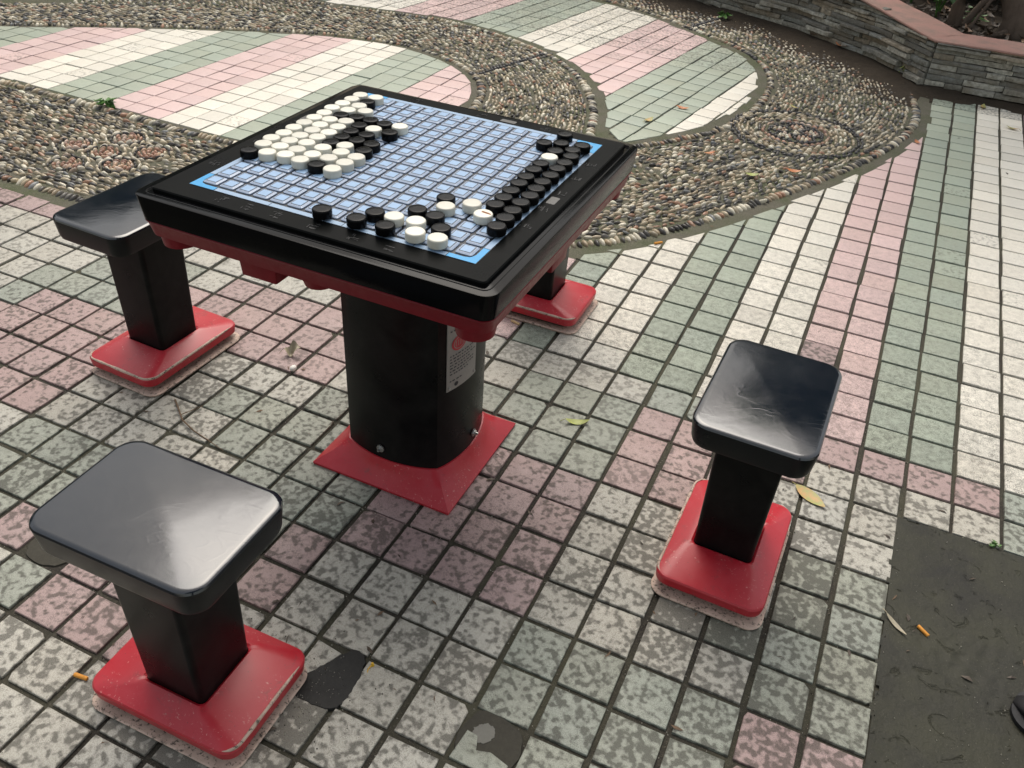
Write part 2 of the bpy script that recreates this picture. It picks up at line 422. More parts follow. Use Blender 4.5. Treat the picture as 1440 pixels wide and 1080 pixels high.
def clip(poly, sd):
    out = []
    for i in range(len(poly)):
        a, b = poly[i], poly[(i+1) % len(poly)]; da, db = sd[i], sd[(i+1) % len(poly)]
        if da > 0: out.append(a)
        if (da > 0) != (db > 0):
            t = da/(da-db); out.append((a[0]+(b[0]-a[0])*t, a[1]+(b[1]-a[1])*t))
    return out
def put_tile(poly, col, grime, thr, speck, dz=0.):
    n = len(poly)
    if n < 3: return
    cx = sum(p[0] for p in poly)/n; cy = sum(p[1] for p in poly)/n
    ar = abs(sum(poly[i][0]*poly[(i+1) % n][1]-poly[(i+1) % n][0]*poly[i][1] for i in range(n)))/2
    if ar < .06: return
    b = len(TV); sdd = random.random()*3; tx, ty = random.gauss(0, .004), random.gauss(0, .004)
    for f, z in ((0, -.06), (0, -.012), (.008, -.003), (.022, 0)):
        for x, y in poly:
            L = math.hypot(x-cx, y-cy) or 1
            k = 1-f*1.4/L
            X, Y = cx+(x-cx)*k, cy+(y-cy)*k
            TV.append((X, Y, z+dz+(X-cx)*tx+(Y-cy)*ty))
            TC.append(col); TG.append(grime); TT.append(thr); TS.append(speck); TE.append(sdd)
    for k in range(3):
        for i in range(n):
            j = (i+1) % n; TF.append((b+k*n+i, b+k*n+j, b+(k+1)*n+j, b+(k+1)*n+i))
    TF.append(tuple(b+3*n+i for i in range(n)))
def tilefield(ox, oy, ang, i0, i1, j0, j1, gx, gy, domain, colour, margin):
    ca, sa = math.cos(ang), math.sin(ang)
    items = []
    for i in range(i0, i1):
        for j in range(j0, j1):
            ch = colour(i, j)
            if ch == ' ': continue
            jx, jy = random.gauss(0, .010), random.gauss(0, .010)
            q = [(i+gx/2+jx, j+gy/2+jy), (i+1-gx/2+jx, j+gy/2+jy), (i+1-gx/2+jx, j+1-gy/2+jy), (i+gx/2+jx, j+1-gy/2+jy)]
            q = [(x+random.gauss(0, .005), y+random.gauss(0, .005)) for x, y in q]
            items.append((i, j, ch, [(ox+x*ca-y*sa, oy+x*sa+y*ca) for x, y in q]))
    P = np.array([p for it in items for p in it[3]])
    px, py, dep = project(np.c_[P, np.zeros(len(P))])
    vis = ((px > -260) & (px < 1700) & (py > -160) & (py < 1500) & (dep > 1)).reshape(-1, 4).any(1)
    items = [it for it, v in zip(items, vis) if v]
    P = np.array([p for it in items for p in it[3]])
    D = domain(P).reshape(-1, 4)
    for (i, j, ch, q), sd in zip(items, D):
        sd = sd-margin()
        if (sd <= 0).all(): continue
        if not (sd > 0).all(): q = clip(q, list(sd))
        elif ch in 'WPG' and random.random() < .30:      # a knocked-off corner
            k_ = random.randrange(4); a_, b_, c_ = q[k_-1], q[k_], q[(k_+1) % 4]; f1, f2 = random.uniform(.03, .14), random.uniform(.03, .14)
            q = q[:k_]+[(b_[0]+(a_[0]-b_[0])*f1, b_[1]+(a_[1]-b_[1])*f1), (b_[0]+(c_[0]-b_[0])*f2, b_[1]+(c_[1]-b_[1])*f2)]+q[k_+1:]
        base = COLS[ch]; v = random.gauss(1, .045); wt = random.gauss(0, .004)
        col = tuple(min(.9, max(.02, c*v+wt*(k-1))) for k, c in enumerate(base))
        cx, cy = sum(p[0] for p in q)/len(q), sum(p[1] for p in q)/len(q)
        if ch in 'WPG':
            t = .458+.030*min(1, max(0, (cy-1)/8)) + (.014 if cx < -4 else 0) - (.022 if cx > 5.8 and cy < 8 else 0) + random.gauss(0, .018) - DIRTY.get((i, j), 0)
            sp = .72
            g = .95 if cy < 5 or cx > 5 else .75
        else:
            far = min(1, max(0, (cy-9)/18)); t = .50+.06*far+random.gauss(0, .02); g = .60*(1-far)**1.3; sp = 1.15*(1-far)+.15
            if cx < -10: sp = .25; g = .12
            if random.random() < .04: t, g = .50, .6
            if cy > 36.5: t, g = .46, .7
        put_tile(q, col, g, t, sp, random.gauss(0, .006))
pat = {0: 'g', 1: 'g', 2: 'w', 3: 'w', 4: 'p', 5: 'p'}
def col_near(c, r):
    if (c, r) in T: return T[(c, r)]
    if c >= 10 and r < 7: return ' '
    if c <= 8 and r >= 33: return ' '
    if c >= 9 and r < -9: return ' '
    if r >= 9 or c > 12:
        return {0: 'g', 1: 'w', 2: 'w', 3: 'g', 4: 'g', 5: 'w', 6: 'w', 7: 'p', 8: 'p', 9: 'g', 10: 'g', 11: 'w', 12: 'w', 13: 'p', 14: 'p', 15: 'g', 16: 'g', 17: 'w', 18: 'w'}.get(c, 'p' if c in (0, -1) else 'g')
    return 'WWPPGG'[((c//2)+(r//3)) % 6] if r < 7 else 'W'
T[(12, 7)] = 'G'; T[(12, 8)] = 'G'; T[(10, 7)] = 'W'; T[(11, 7)] = 'W'; T[(10, 8)] = 'P'; T[(11, 8)] = 'P'; T[(13, 8)] = 'G'
T[(9, 7)] = 'W'; T[(9, 8)] = 'P'; T[(8, 8)] = 'P'; T[(8, 7)] = 'W'
for _c in (0, -1): 
    for _r in range(9, 14): T.pop((_c, _r), None)
wallR = np.array([(8.45, 39.5), (10.86, 39.51), (16, 39.3), (24, 39), (40, 38)])
def dom_near(P):
    d = -sdist(P, P_OUT)
    return np.minimum(d, (38.9-P[:, 1]))
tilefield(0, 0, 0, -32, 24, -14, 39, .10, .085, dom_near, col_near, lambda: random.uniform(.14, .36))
def col_left(i, j): return 'pppgggwwwpppgggwwwpppgggwww'[(i+9) % 27] if False else {0: 'p', 1: 'g', 2: 'w'}[((i+60)//3) % 3]
# bands of three: ... g | p | w | g | p ... boundaries every 3.05 from x = -15.35
def cl(i, j):
    k = i//3          # band index, band 0 starts at x=-15.35 (green)
    return {0: 'g', 1: 'p', 2: 'w'}[k % 3]
TF_s = 1.0167
def tf_left(): 
    # a grid of its own, very slightly coarser than the near one
    tilefield(-15.35, 16.0, 0, -30, 9, -1, 16, .055, .055, lambda P: sdist(P, ISL_L), cl, lambda: random.uniform(.05, .14))
tf_left()
def cm(i, j):
    k = (i+400)//4 - 100       # four columns to a band
    return {0: 'g', 1: 'w', 2: 'g', 3: 'p'}[0] if False else {0: 'w', -1: 'g', -2: 'p', -3: 'w', -4: 'g', -5: 'p', -6: 'w', -7: 'g', -8: 'p'}.get(k, 'w')
tilefield(-.95, 25.0, math.radians(-7.4), -36, 6, -4, 26, .085, .05, lambda P: sdist(P, ISL_M), cm, lambda: random.uniform(.18, .42))
# broken pieces beside the filled holes
put_tile([(1.06, -1.94), (1.30, -1.93), (1.42, -1.45), (1.55, -1.12), (1.05, -1.06)], CW, .95, .55, .7)
put_tile([(4.05, -1.93), (4.94, -1.95), (4.93, -1.66), (4.6, -1.58), (4.35, -1.66), (4.28, -1.42), (4.1, -1.40)], CG, .95, .55, .7)
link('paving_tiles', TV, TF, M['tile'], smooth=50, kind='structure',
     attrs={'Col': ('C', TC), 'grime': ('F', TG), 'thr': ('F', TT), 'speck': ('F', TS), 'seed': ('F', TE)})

# ------------------------------------------------------------------ pebble mosaic
PAL = [((.50, .42, .29), 22), ((.37, .29, .19), 15), ((.74, .68, .54), 17), ((.035, .034, .033), 23), ((.11, .105, .095), 14), ((.40, .22, .14), 7), ((.22, .23, .235), 3), ((.31, .265, .19), 10)]
DARK = [((.03, .032, .036), 3), ((.055, .055, .06), 2)]
ROSE = [((.48, .27, .19), 4), ((.56, .38, .26), 3), ((.34, .19, .14), 2), ((.68, .52, .42), 2)]
CREAM = [((.78, .71, .57), 4), ((.66, .56, .40), 3), ((.42, .32, .24), 1)]
def pick(pal):
    return random.choices([p[0] for p in pal], [p[1] for p in pal])[0]
PB = []     # x,y,angle,len,wid,hei,colour
cellh = {}
def near_taken(x, y, r):
    cx, cy = int(math.floor(x/.3)), int(math.floor(y/.3))
    for i in (-1, 0, 1):
        for j in (-1, 0, 1):
            for (a, b, q) in cellh.get((cx+i, cy+j), ()):
                if (a-x)**2+(b-y)**2 < (r*q)**2: return True
    return False
def addp(x, y, ang, l, w, h, pal, q=1.):
    cellh.setdefault((int(math.floor(x/.3)), int(math.floor(y/.3))), []).append((x, y, q))
    PB.append((x, y, ang, l, w, h, pick(pal)))
def resample(L, st, closed=False):
    L = np.vstack([L, L[:1]]) if closed else L
    d = np.r_[0, np.cumsum(np.hypot(*np.diff(L, axis=0).T))]
    s = np.arange(0, d[-1], st)
    P = np.c_[np.interp(s, d, L[:, 0]), np.interp(s, d, L[:, 1])]
    t = np.gradient(P, axis=0); t /= np.hypot(t[:, 0], t[:, 1])[:, None]+1e-9
    return P, t
# medallions
def ring_p(cx, cy, r, l, w, h, pal, jit=.02):
    n = max(1, int(2*pi*r/(l*1.02)))
    for k in range(n):
        a = 2*pi*k/n+random.gauss(0, .02)
        rr = r+random.gauss(0, jit)
        addp(cx+rr*math.cos(a), cy+rr*math.sin(a), a+pi/2+random.gauss(0, .12), l, w, h, pal, .95)
MEDR = (3.98, 29.2, 2.75)
for r_, pal in ((2.72, DARK), (2.56, DARK), (2.38, CREAM+PAL[:2]), (2.21, PAL), (2.04, CREAM+PAL[:2]), (1.86, PAL), (1.69, CREAM+PAL[:2]), (1.52, PAL), (1.35, ROSE)):
    ring_p(MEDR[0], MEDR[1], r_, .28, .135, .10, pal)
for a in (.4, 1.65, 2.9, 4.2, 5.4):
    x, y = MEDR[0]+.68*math.cos(a), MEDR[1]+.68*math.sin(a)
    ring_p(x, y, .40, .20, .13, .10, DARK); ring_p(x, y, .23, .18, .15, .11, CREAM+ROSE); ring_p(x, y, .06, .16, .14, .11, CREAM)
ring_p(*MEDR[:2], 1.13, .22, .13, .1, DARK); ring_p(*MEDR[:2], .13, .2, .16, .12, CREAM)
MEDL = [(-19.0, 12.6), (-17.85, 13.95), (-17.55, 12.55), (-16.2, 13.45), (-17.9, 11.2), (-16.35, 12.0)]
for (x, y) in MEDL:
    ring_p(x, y, .70, .32, .12, .12, CREAM); ring_p(x, y, .57, .26, .09, .11, DARK)
    ring_p(x, y, .44, .26, .11, .12, ROSE+CREAM[:2]); ring_p(x, y, .30, .24, .10, .11, ROSE); ring_p(x, y, .17, .22, .10, .10, ROSE); ring_p(x, y, .05, .2, .10, .10, ROSE)
def in_med(x, y):
    if (x-MEDR[0])**2+(y-MEDR[1])**2 < 2.85**2: return True
    return any((x-a)**2+(y-b)**2 < .80**2 for a, b in MEDL)
# edging stones set square to every border
for L, cl_, sgn in ((outer_low, False, 1), (ISL_M, True, -1), (ISL_L, True, 1)):
    P, t = resample(L, .195, cl_)
    nrm = np.c_[-t[:, 1], t[:, 0]]
    P2 = P+nrm*.3; pick_side = peb_dist(P2) > 0
    for k in range(len(P)):
        s_ = 1 if pick_side[k] else -1
        x, y = P[k]+nrm[k]*s_*(.34+random.gauss(0, .015))
        a = math.atan2(nrm[k, 1], nrm[k, 0])+random.gauss(0, .1)
        addp(x, y, a, random.uniform(.36, .46), random.uniform(.13, .19), .13, PAL+DARK, 1.05)
# two divider rows of dark stones
DIV = [np.array([(-10.7, 28.2), (-9.9, 31.2), (-9.3, 33.6)]), np.array([(-4.6, 42.9), (-4.1, 44.6), (-3.4, 46.6)])]
for D_ in DIV:
    P, t = resample(D_, .21)
    for k in range(len(P)):
        for off, pal in ((-.3, PAL), (0, DARK), (.26, PAL+DARK)):
            a = math.atan2(t[k, 1], t[k, 0])+pi/2
            addp(P[k, 0]+math.cos(a)*off, P[k, 1]+math.sin(a)*off, a+random.gauss(0, .1), .3, .16, .12, pal, 1.)
# field stones in rows that follow the borders
def rows_from(L, closed, kmax, st=.172):
    P0, t0 = resample(L, .315, closed)
    n0 = np.c_[-t0[:, 1], t0[:, 0]]
    side = np.where(peb_dist(P0+n0*.4) > 0, 1, -1)
    for k in range(kmax):
        d = .74+k*st
        Q = P0+n0*side[:, None]*d+t0*(.155*(k % 2))
        pd = peb_dist(Q)
        ok = pd > d-.10
        px, py, dep = project(np.c_[Q, np.zeros(len(Q))])
        ok &= (px > -240) & (px < 1640) & (py > -130)
        for q, t, o in zip(Q, t0, ok):
            if not o: continue
            x, y = q[0]+random.gauss(0, .022), q[1]+random.gauss(0, .022)
            if in_med(x, y) or near_taken(x, y, .165): continue
            sz = random.uniform(.85, 1.15)
            addp(x, y, math.atan2(t[1], t[0])+random.gauss(0, .22),   .33*sz, .132*random.uniform(.82, 1.2), random.uniform(.06, .115), PAL, 1.)
rows_from(outer_low, False, 34)
rows_from(ISL_M, True, 22)
rows_from(ISL_L, True, 22)
# fill what is left between the rows
for it in range(3):
    xs = np.arange(-34, 9, .21)
    for j, y0 in enumerate(np.arange(9.2, 50, .2)):
        Q = np.c_[xs+RNG.normal(0, .05, len(xs))+(j % 2)*.1, np.full(len(xs), y0)+RNG.normal(0, .05, len(xs))]
        px, py, dep = project(np.c_[Q, np.zeros(len(Q))])
        m = (px > -240) & (px < 1640) & (py > -130)
        Q = Q[m]
        if not len(Q): continue
        Q = Q[peb_dist(Q) > .62]
        for x, y in Q:
            if in_med(x, y) or near_taken(x, y, .215): continue
            addp(x, y, random.gauss(2.3, .5), .27, .165, random.uniform(.08, .12), PAL, 1.)
def ico(sub):
    import bmesh
    bm = bmesh.new(); bmesh.ops.create_icosphere(bm, subdivisions=sub, radius=1)
    V = np.array([v.co[:] for v in bm.verts]); F = np.array([[v.index for v in f.verts] for f in bm.faces]); bm.free(); return V, F
def pebble_mesh(name, PB, sub, mat, kind='structure'):
    IV, IF = ico(sub); keepf = (IV[IF][:, :, 2].max(1) > -.25); IF = IF[keepf]
    used = np.unique(IF); mp = -np.ones(len(IV), int); mp[used] = np.arange(len(used)); IV = IV[used]; IF = mp[IF]
    A = np.array([p[:6] for p in PB]); C = np.array([p[6] for p in PB]); n = len(A)
    S = np.stack([A[:, 3]/2, A[:, 4]/2, A[:, 5]], 1)
    pert = 1+RNG.normal(0, .05, (n, len(IV), 1))
    V = IV[None]*S[:, None, :]*pert
    tilt = RNG.normal(0, .22, (n, 2))
    V[:, :, 2] += V[:, :, 0]*tilt[:, :1]+V[:, :, 1]*tilt[:, 1:]
    ca, sa = np.cos(A[:, 2])[:, None], np.sin(A[:, 2])[:, None]
    X = V[:, :, 0]*ca-V[:, :, 1]*sa+A[:, 0:1]; Y = V[:, :, 0]*sa+V[:, :, 1]*ca+A[:, 1:2]
    V = np.stack([X, Y, V[:, :, 2]-.035+RNG.normal(0, .012, (n, 1))], -1).reshape(-1, 3)
    F = (IF[None]+(np.arange(n)*len(IV))[:, None, None]).reshape(-1).astype(np.int32)
    C = C*RNG.normal(1, .10, (n, 1)); C = np.clip(np.repeat(C, len(IV), 0), .01, .85)
    return link(name, V, (F, np.arange(0, len(F), 3, dtype=np.int32), np.full(len(F)//3, 3, np.int32)), mat, smooth=179, kind=kind, attrs={'Col': ('C', C)})
px, py, dep = project(np.array([(p[0], p[1], 0) for p in PB]))
vis = (px > -240) & (px < 1640) & (py > -130) & (dep > 1)
RNGd = np.random.default_rng(3); keepm = RNGd.random(len(PB)) > .025
pn = np.array([mnoise.noise((p[0]*.9, p[1]*.9, 4.)) for p in PB])
vis &= keepm
PB = [(p[0], p[1], p[2], p[3], p[4], p[5]*(1-.75*max(0, q-.15)), tuple(c*(1-.5*max(0, q)) for c in p[6])) for p, q in zip(PB, pn)]
near = [p for p, v, d in zip(PB, vis, dep) if v and d < 40]
far = [p for p, v, d in zip(PB, vis, dep) if v and d >= 40]
print('pebbles', len(near), len(far))
pebble_mesh('pebble_path', near, 2, M['pebble'])
pebble_mesh('pebble_path_beyond', far, 1, M['pebble'])

# ------------------------------------------------------------------ soil, cement patch, fills
def soil_h(P):
    d = seg_dist(P, wall_base)
    dR = np.abs(39.5-P[:, 1]); d = np.where(P[:, 0] > 8.4, np.minimum(np.hypot(P[:, 0]-8.4, P[:, 1]-39.5)*.0+dR, 99), d)
    nn = .5*vnoise(P, .55, 3)+.25*vnoise(P, 1.7, 5)
    w = np.where(P[:, 0] > 8.4, 1.5, 3.0)
    return .20*(1-d/w)+.16*nn-.01
V, F = grid_sheet(-34, 24, 32, 56.5, .22, soil_h, lambda P: (soil_h(P) > -.12) & ((P[:, 0] < 8.6) | (P[:, 1] < 39.5)) & ((P[:, 0] > 8.6) | (sdist(P, P_OUT) > -1.2)))
link('soil', V, F, M['soil'], smooth=179, kind='structure')
def cz(P):
    n1 = vnoise(P, 1.1, 2); n2 = vnoise(P, 4.5, 7)
    g = np.exp(-(((P[:, 0]-11.4)**2+(P[:, 1]-3.6)**2)/.7))
    e = np.minimum(P[:, 0]-9.8, 7.15-P[:, 1]); return .006*np.exp(-(e/.22)**2)-.006+.010*n1+.006*n2-.032*g*np.clip(np.abs(n2)*2.2-.35, 0, 1)
V, F = grid_sheet(9.78, 18, -14, 7.20, .06, cz, lambda P: (P[:, 0] > 9.90+.10*vnoise(P, 2.2, 11)+.05*vnoise(P, 7, 12)) & (P[:, 1] < 7.06+.10*vnoise(P, 2.0, 13)))
link('cement_patch', V, F, M['concrete'], smooth=179, kind='structure')
def blob(cx, cy, pts, z, name, mat, jitter=.03, kind='structure', **k):
    n = len(pts); V = [(cx, cy, z)]; F = []
    Q = smooth_line(pts, 3, True); Q = Q+RNG.normal(0, jitter*.3, Q.shape)
    n = len(Q)
    V += [(x, y, z) for x, y in Q]+[(cx+(x-cx)*1.03, cy+(y-cy)*1.03, z-.05) for x, y in Q]
    for i in range(n):
        j = (i+1) % n; F += [(0, 1+i, 1+j), (1+i, 1+n+i, 1+n+j, 1+j)]
    return link(name, V, F, mat, smooth=60, kind=kind, **k)
blob(1.55, -1.6, [(1.25, -2.15), (2.0, -2.12), (2.12, -1.9), (2.08, -1.35), (1.98, -1.0), (1.7, -.93), (1.58, -1.15), (1.4, -1.5), (1.05, -2.05)], .012, 'tar_patch', M['tar'])
blob(1.3, -2.6, [(.4, -2.95), (1.3, -3.0), (1.9, -2.3), (1.85, -2.1), (1.0, -2.05), (.3, -2.3)], -.02, 'tar_patch', M['tar'])
# pale grit lying in the joints: nobody could count it
random.seed(41); gm = MB()
for _ in range(2600):
    if random.random() < .5: x, y = round(random.uniform(-8, 14))+random.gauss(0, .03), random.uniform(-6, 12)
    else: x, y = random.uniform(-8, 14), round(random.uniform(-6, 12))+random.gauss(0, .03)
    if random.random() < .22: x, y = random.gauss(1.3, .6), random.gauss(-2.0, .5)
    r_ = random.uniform(.006, .018); a = random.uniform(0, 6); zz = -.05 if (abs(x-round(x)) < .05 or abs(y-round(y)) < .05) else .004
    if x > 9.9 and y < 7.05: zz = .004
    gm.add([(x+r_*math.cos(a), y+r_*math.sin(a), zz), (x+r_*math.cos(a+2.1), y+r_*math.sin(a+2.1), zz), (x+r_*math.cos(a+4.2), y+r_*math.sin(a+4.2), zz), (x, y, zz+r_*1.3)], [(0, 1, 3), (1, 2, 3), (2, 0, 3)], random.choice([0, 0, 1]))
gm.build('grit', [M['grit'], M['cement']], None, None, kind='stuff')
db = MB()
for _ in range(230):
    c_ = random.choice([(-.07, -2.6, 1.9), (6.9, 4.2, 1.9), (-7.1, 4.2, 2.0), (0, 4.2, 2.4), (11, 4, 2.5), (3, 0, 6), (8, 38, 3), (3, 30, 8), (-2, 12, 4)])
    x, y = c_[0]+random.gauss(0, c_[2]*.8), c_[1]+random.gauss(0, c_[2]*.8)
    l_ = random.uniform(.02, .11); w_ = l_*random.uniform(.06, .45); a = random.uniform(0, 6.3)
    ca, sa = math.cos(a), math.sin(a); zz = .008
    k_ = random.uniform(-.4, .4)*l_; P = [(-l_, 0, 0), (-.3*l_, -w_+k_, .012), (.5*l_, -w_*.7+k_, .01), (l_, k_*.3, .004), (.1*l_, w_+k_, .018)]
    db.add([(x+u*ca-v*sa, y+u*sa+v*ca, zz+q) for u, v, q in P], [(0, 1, 2, 3, 4)], random.choice([0, 0, 2]))
db.build('leaf_fragments', [M['litter'], M['leaf_brown'], M['twig']], None, None, kind='stuff')
blob(4.5, -1.5, [(4.0, -1.95), (5.0, -1.95), (5.02, -1.1), (4.55, -.93), (4.0, -.98)], -.022, 'cement_fill', M['cement'])
blob(-4.5, -1.5, [(-5.0, -2.0), (-4.0, -2.0), (-4.0, -1.0), (-5.0, -1.0)], -.022, 'cement_fill', M['cement'])
blob(4.35, -1.33, [(4.17, -1.4), (4.25, -1.17), (4.47, -1.15), (4.55, -1.32), (4.45, -1.5), (4.25, -1.52)], -.012, 'gum_spot', M['coin'])

# ------------------------------------------------------------------ game table
TB = thing('game_table', 'square black topped board game table on a thick black column with red base', 'table', (-.15, 4.25, 0))
A_ = 3.25; B_ = 3.32
mb = MB()
mb.add(*loft([(5.945, A_-.065, B_-.065, .20), (5.955, A_-.05, B_-.05, .21), (6.375, A_-.003, B_-.003, .23), (6.395, A_-.008, B_-.008, .23), (6.40, A_-.024, B_-.024, .21)], 9))
mb.build('table_edge', M['apron'], TB, 25)
mb = MB()
mb.add(*loft([(6.36, A_-.235, B_-.235, .07), (6.455, A_-.235, B_-.235, .07), (6.475, A_-.255, B_-.255, .06)], 4))
mb.build('tabletop', M['panel'], TB, 25)
# second fine ridge on the ledge
mb = MB(); mb.add(*tube([(x, y, 6.40) for x, y, z in rrect(A_-.15, B_-.15, .12, 0, n=4)], .012, 6, True)); mb.build('ledge_ridge', M['apron'], TB)
# red tray under the top, with corner feet and hanging lugs
mb = MB()
mb.add(*loft([(5.66, A_-.15, B_-.15, .20), (5.67, A_-.12, B_-.12, .21), (5.90, A_-.07, B_-.07, .22), (5.935, A_-.045, B_-.045, .23), (5.944, A_-.055, B_-.055, .23)], 8))
for sx in (-1, 1):
    for sy in (-1, 1):
        V, F = cyl(.30, .34, 5.46, 5.72, 22, sx*(A_-.47), sy*(B_-.47)); mb.add(V, F)
V, F = loft([(5.37, .34, .20, .03), (5.7, .36, .22, .03)], 2)
for k in range(4):
    an = k*pi/2; ca, sa = math.cos(an), math.sin(an); E_ = (B_ if k % 2 == 0 else A_)-.41
    t0 = -1.0 if k != 1 else -.15
    mb.add([((a+t0)*ca-(b-E_)*sa, (a+t0)*sa+(b-E_)*ca, c) for a, b, c in V], F)
    t1 = .05 if k != 1 else 1.1
    V2, F2 = cyl(.24, .30, 5.52, 5.7, 20, t1*ca+(E_-.0)*sa, t1*sa-E_*ca); mb.add(V2, F2)
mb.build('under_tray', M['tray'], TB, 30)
# column with bulging faces
def col_ring(a, bul, z, n=14):
    P = []
    for k in range(4):
        an = k*pi/2
        for i in range(n):
            t = -1+2*i/n; x, y = a+bul*(1-t*t)**.9, a*t
            P.append((x*math.cos(an)-y*math.sin(an), x*math.sin(an)+y*math.cos(an), z))
    return P
cx_, cy_ = .15, -.05
mb = MB(); rg = [[(x+cx_, y+cy_, z) for x, y, z in col_ring(1.04, .25, zz)] for zz in (.15, .4, 3, 5.7)]
mb.add(*ring_loft(rg, False, False)); mb.build('column', M['post'], TB, 30)
mb = MB()
r0 = []
def base_ring(h, bul, z, n=14): return [(x+cx_, y+cy_, z) for x, y, z in col_ring(h, bul, z, n)]
mb.add(*ring_loft([base_ring(1.62, 0, .01), base_ring(1.63, 0, .07), base_ring(1.60, 0, .10), base_ring(1.32, .10, .29), base_ring(1.16, .21, .44), base_ring(1.065, .255, .56), base_ring(1.01, .24, .57)], True, False))
mb.build('base_flange', M['red'], TB, 35)
def bolt(x, y, z, ax, name='bolt'):
    mb = MB(); V, F = cyl(.055, .055, 0, .05, 6); V2, F2 = cyl(.085, .085, -.01, .015, 16); V3, F3 = cyl(.03, .025, .05, .10, 10)
    def rt(V): return [(x+c, y+a, z+b) for a, b, c in V] if ax == 'x' else [(x+a, y-c, z+b) for a, b, c in V]
    mb.add(rt(V), F); mb.add(rt(V2), F2); mb.add(rt(V3), F3)
    mb.build(name, M['steel'], TB, 30)
bolt(cx_-.12, cy_-1.32, .84, 'y'); bolt(cx_+1.32, cy_+.05, .84, 'x')
# rating plate on the right face
pr = []
def plate_pt(t, z, off):
    x = 1.04+.25*(1-t*t)**.9; return (x+cx_+off, 1.04*t+cy_, z)
mb = MB(); ts = [-.84, -.62, -.4, -.2, -.08, .0]
pz0, pz1 = 2.45, 5.3
V = []; 
for t in ts: V += [plate_pt(t, pz0, .012), plate_pt(t, pz1, .012), plate_pt(t, pz0, .030), plate_pt(t, pz1, .030)]
F = []
for i in range(len(ts)-1):
    a, b = 4*i, 4*i+4; F += [(a+2, b+2, b+3, a+3), (a, a+1, b+1, b), (a, b, b+2, a+2), (a+1, a+3, b+3, b+1)]
F += [(0, 2, 3, 1), (len(V)-4, len(V)-3, len(V)-1, len(V)-2)]
mb.add(V, F); pl = mb.build('label_plate', M['plate'], TB, 25)
def on_plate(pts, mat, name, off=.036):
    # flat piece in plate coordinates (t across, z up)
    V = [plate_pt(t, z, off) for t, z in pts]
    return V
def strip(mbx, t0, t1, z0, z1, sl=0, off=.034):
    V = [plate_pt(t0, z0, off), plate_pt(t1, z0+sl, off), plate_pt(t1, z1+sl, off), plate_pt(t0, z1, off)]; mbx.add(V, [(0, 1, 2, 3)])
ink = MB(); z = 5.2
random.seed(11)
for zz, runs in [(4.66, 9), (4.58, 9), (4.50, 8), (4.42, 7), (4.34, 8), (3.80, 7), (3.24, 10), (3.17, 9), (3.10, 10), (3.03, 8), (2.96, 10), (2.89, 9), (2.82, 7), (2.66, 4)]:
    t = -.78
    for k in range(runs):
        w = random.uniform(.025, .07)
        strip(ink, t, t+w, zz, zz+.028); t += w+random.uniform(.015, .04)
        if t > -.10: break
def disc_on(mbx, t, z, rt, rz, off=.036, n=18, inner=None):
    c = [plate_pt(t+rt*math.cos(2*pi*i/n), z+rz*math.sin(2*pi*i/n), off) for i in range(n)]
    if inner:
        d = [plate_pt(t+rt*inner*math.cos(2*pi*i/n), z+rz*inner*math.sin(2*pi*i/n), off) for i in range(n)]
        mbx.add(c+d, [(i, (i+1) % n, n+(i+1) % n, n+i) for i in range(n)])
    else: mbx.add(c, [tuple(range(n))])
for tt in (-.50, -.20):
    sg = MB(); disc_on(sg, tt, 4.08, .11, .13, inner=.86); disc_on(sg, tt, 4.10, .03, .035); strip(sg, tt-.02, tt+.03, 4.00, 4.10); sg.build('prohibition_sign', M['ink'], pl, None)
disc_on(ink, -.62, 2.56, .05, .05)
ink.build('plate_print', M['ink'], pl, None)
rd = MB(); disc_on(rd, -.56, 3.50, .19, .17, .036, 24); rd.build('plate_mark', M['redink'], pl, None)
wr = MB()
for q in (-.66, -.60, -.54, -.48): strip(wr, q, q+.012, 3.43, 3.56, .02, .040)
disc_on(wr, -.56, 3.50, .15, .13, .039, 24, inner=.9); wr.build('plate_mark', M['plate'], pl, None)
for tt, zz in ((-.79, 2.52), (-.05, 2.52)):
    q = plate_pt(tt, zz, .03); mbq = MB(); V, F = cyl(.03, .022, 0, .02, 10); mbq.add([(q[0]+c, q[1]+a, q[2]+b) for a, b, c in V], F); mbq.build('rivet', M['steel'], pl, 30)

random.seed(17)
# playing surface: recessed print with 15 x 15 raised pads
PX0, PX1, PY0, PY1 = -2.58, 2.66, -2.68, 2.72      # relative to the table centre
PXP, PYP = .333, .342
gx0 = PX0+(PX1-PX0-15*PXP)/2; gy0 = PY0+(PY1-PY0-15*PYP)/2
ZB = 6.480
mb = MB(); mb.add(*box(PX0, PX1, PY0, PY1, 6.44, ZB), 0)
bb = .118
mb2 = MB()
def flat(m_, x0, x1, y0, y1, z, mi): m_.add([(x0, y0, z), (x1, y0, z), (x1, y1, z), (x0, y1, z)], [(0, 1, 2, 3)], mi)
cl_ = .50
zb2 = ZB+.005
def strips(a0, a1, horiz, lo):
    # border strip broken by thin black joints
    cuts = [a0+cl_, a0+(a1-a0)*.30, a0+(a1-a0)*.56, a0+(a1-a0)*.80, a1-cl_]
    for i in range(len(cuts)-1):
        s0, s1 = cuts[i]+.006, cuts[i+1]-.006
        if horiz: flat(mb2, s0, s1, lo, lo+bb-.012, zb2, 0)
        else: flat(mb2, lo, lo+bb-.012, s0, s1, zb2, 0)
strips(PX0, PX1, True, PY0+.008); strips(PX0, PX1, True, PY1-bb+.004)
strips(PY0, PY1, False, PX0+.008); strips(PY0, PY1, False, PX1-bb+.004)
cb = .150
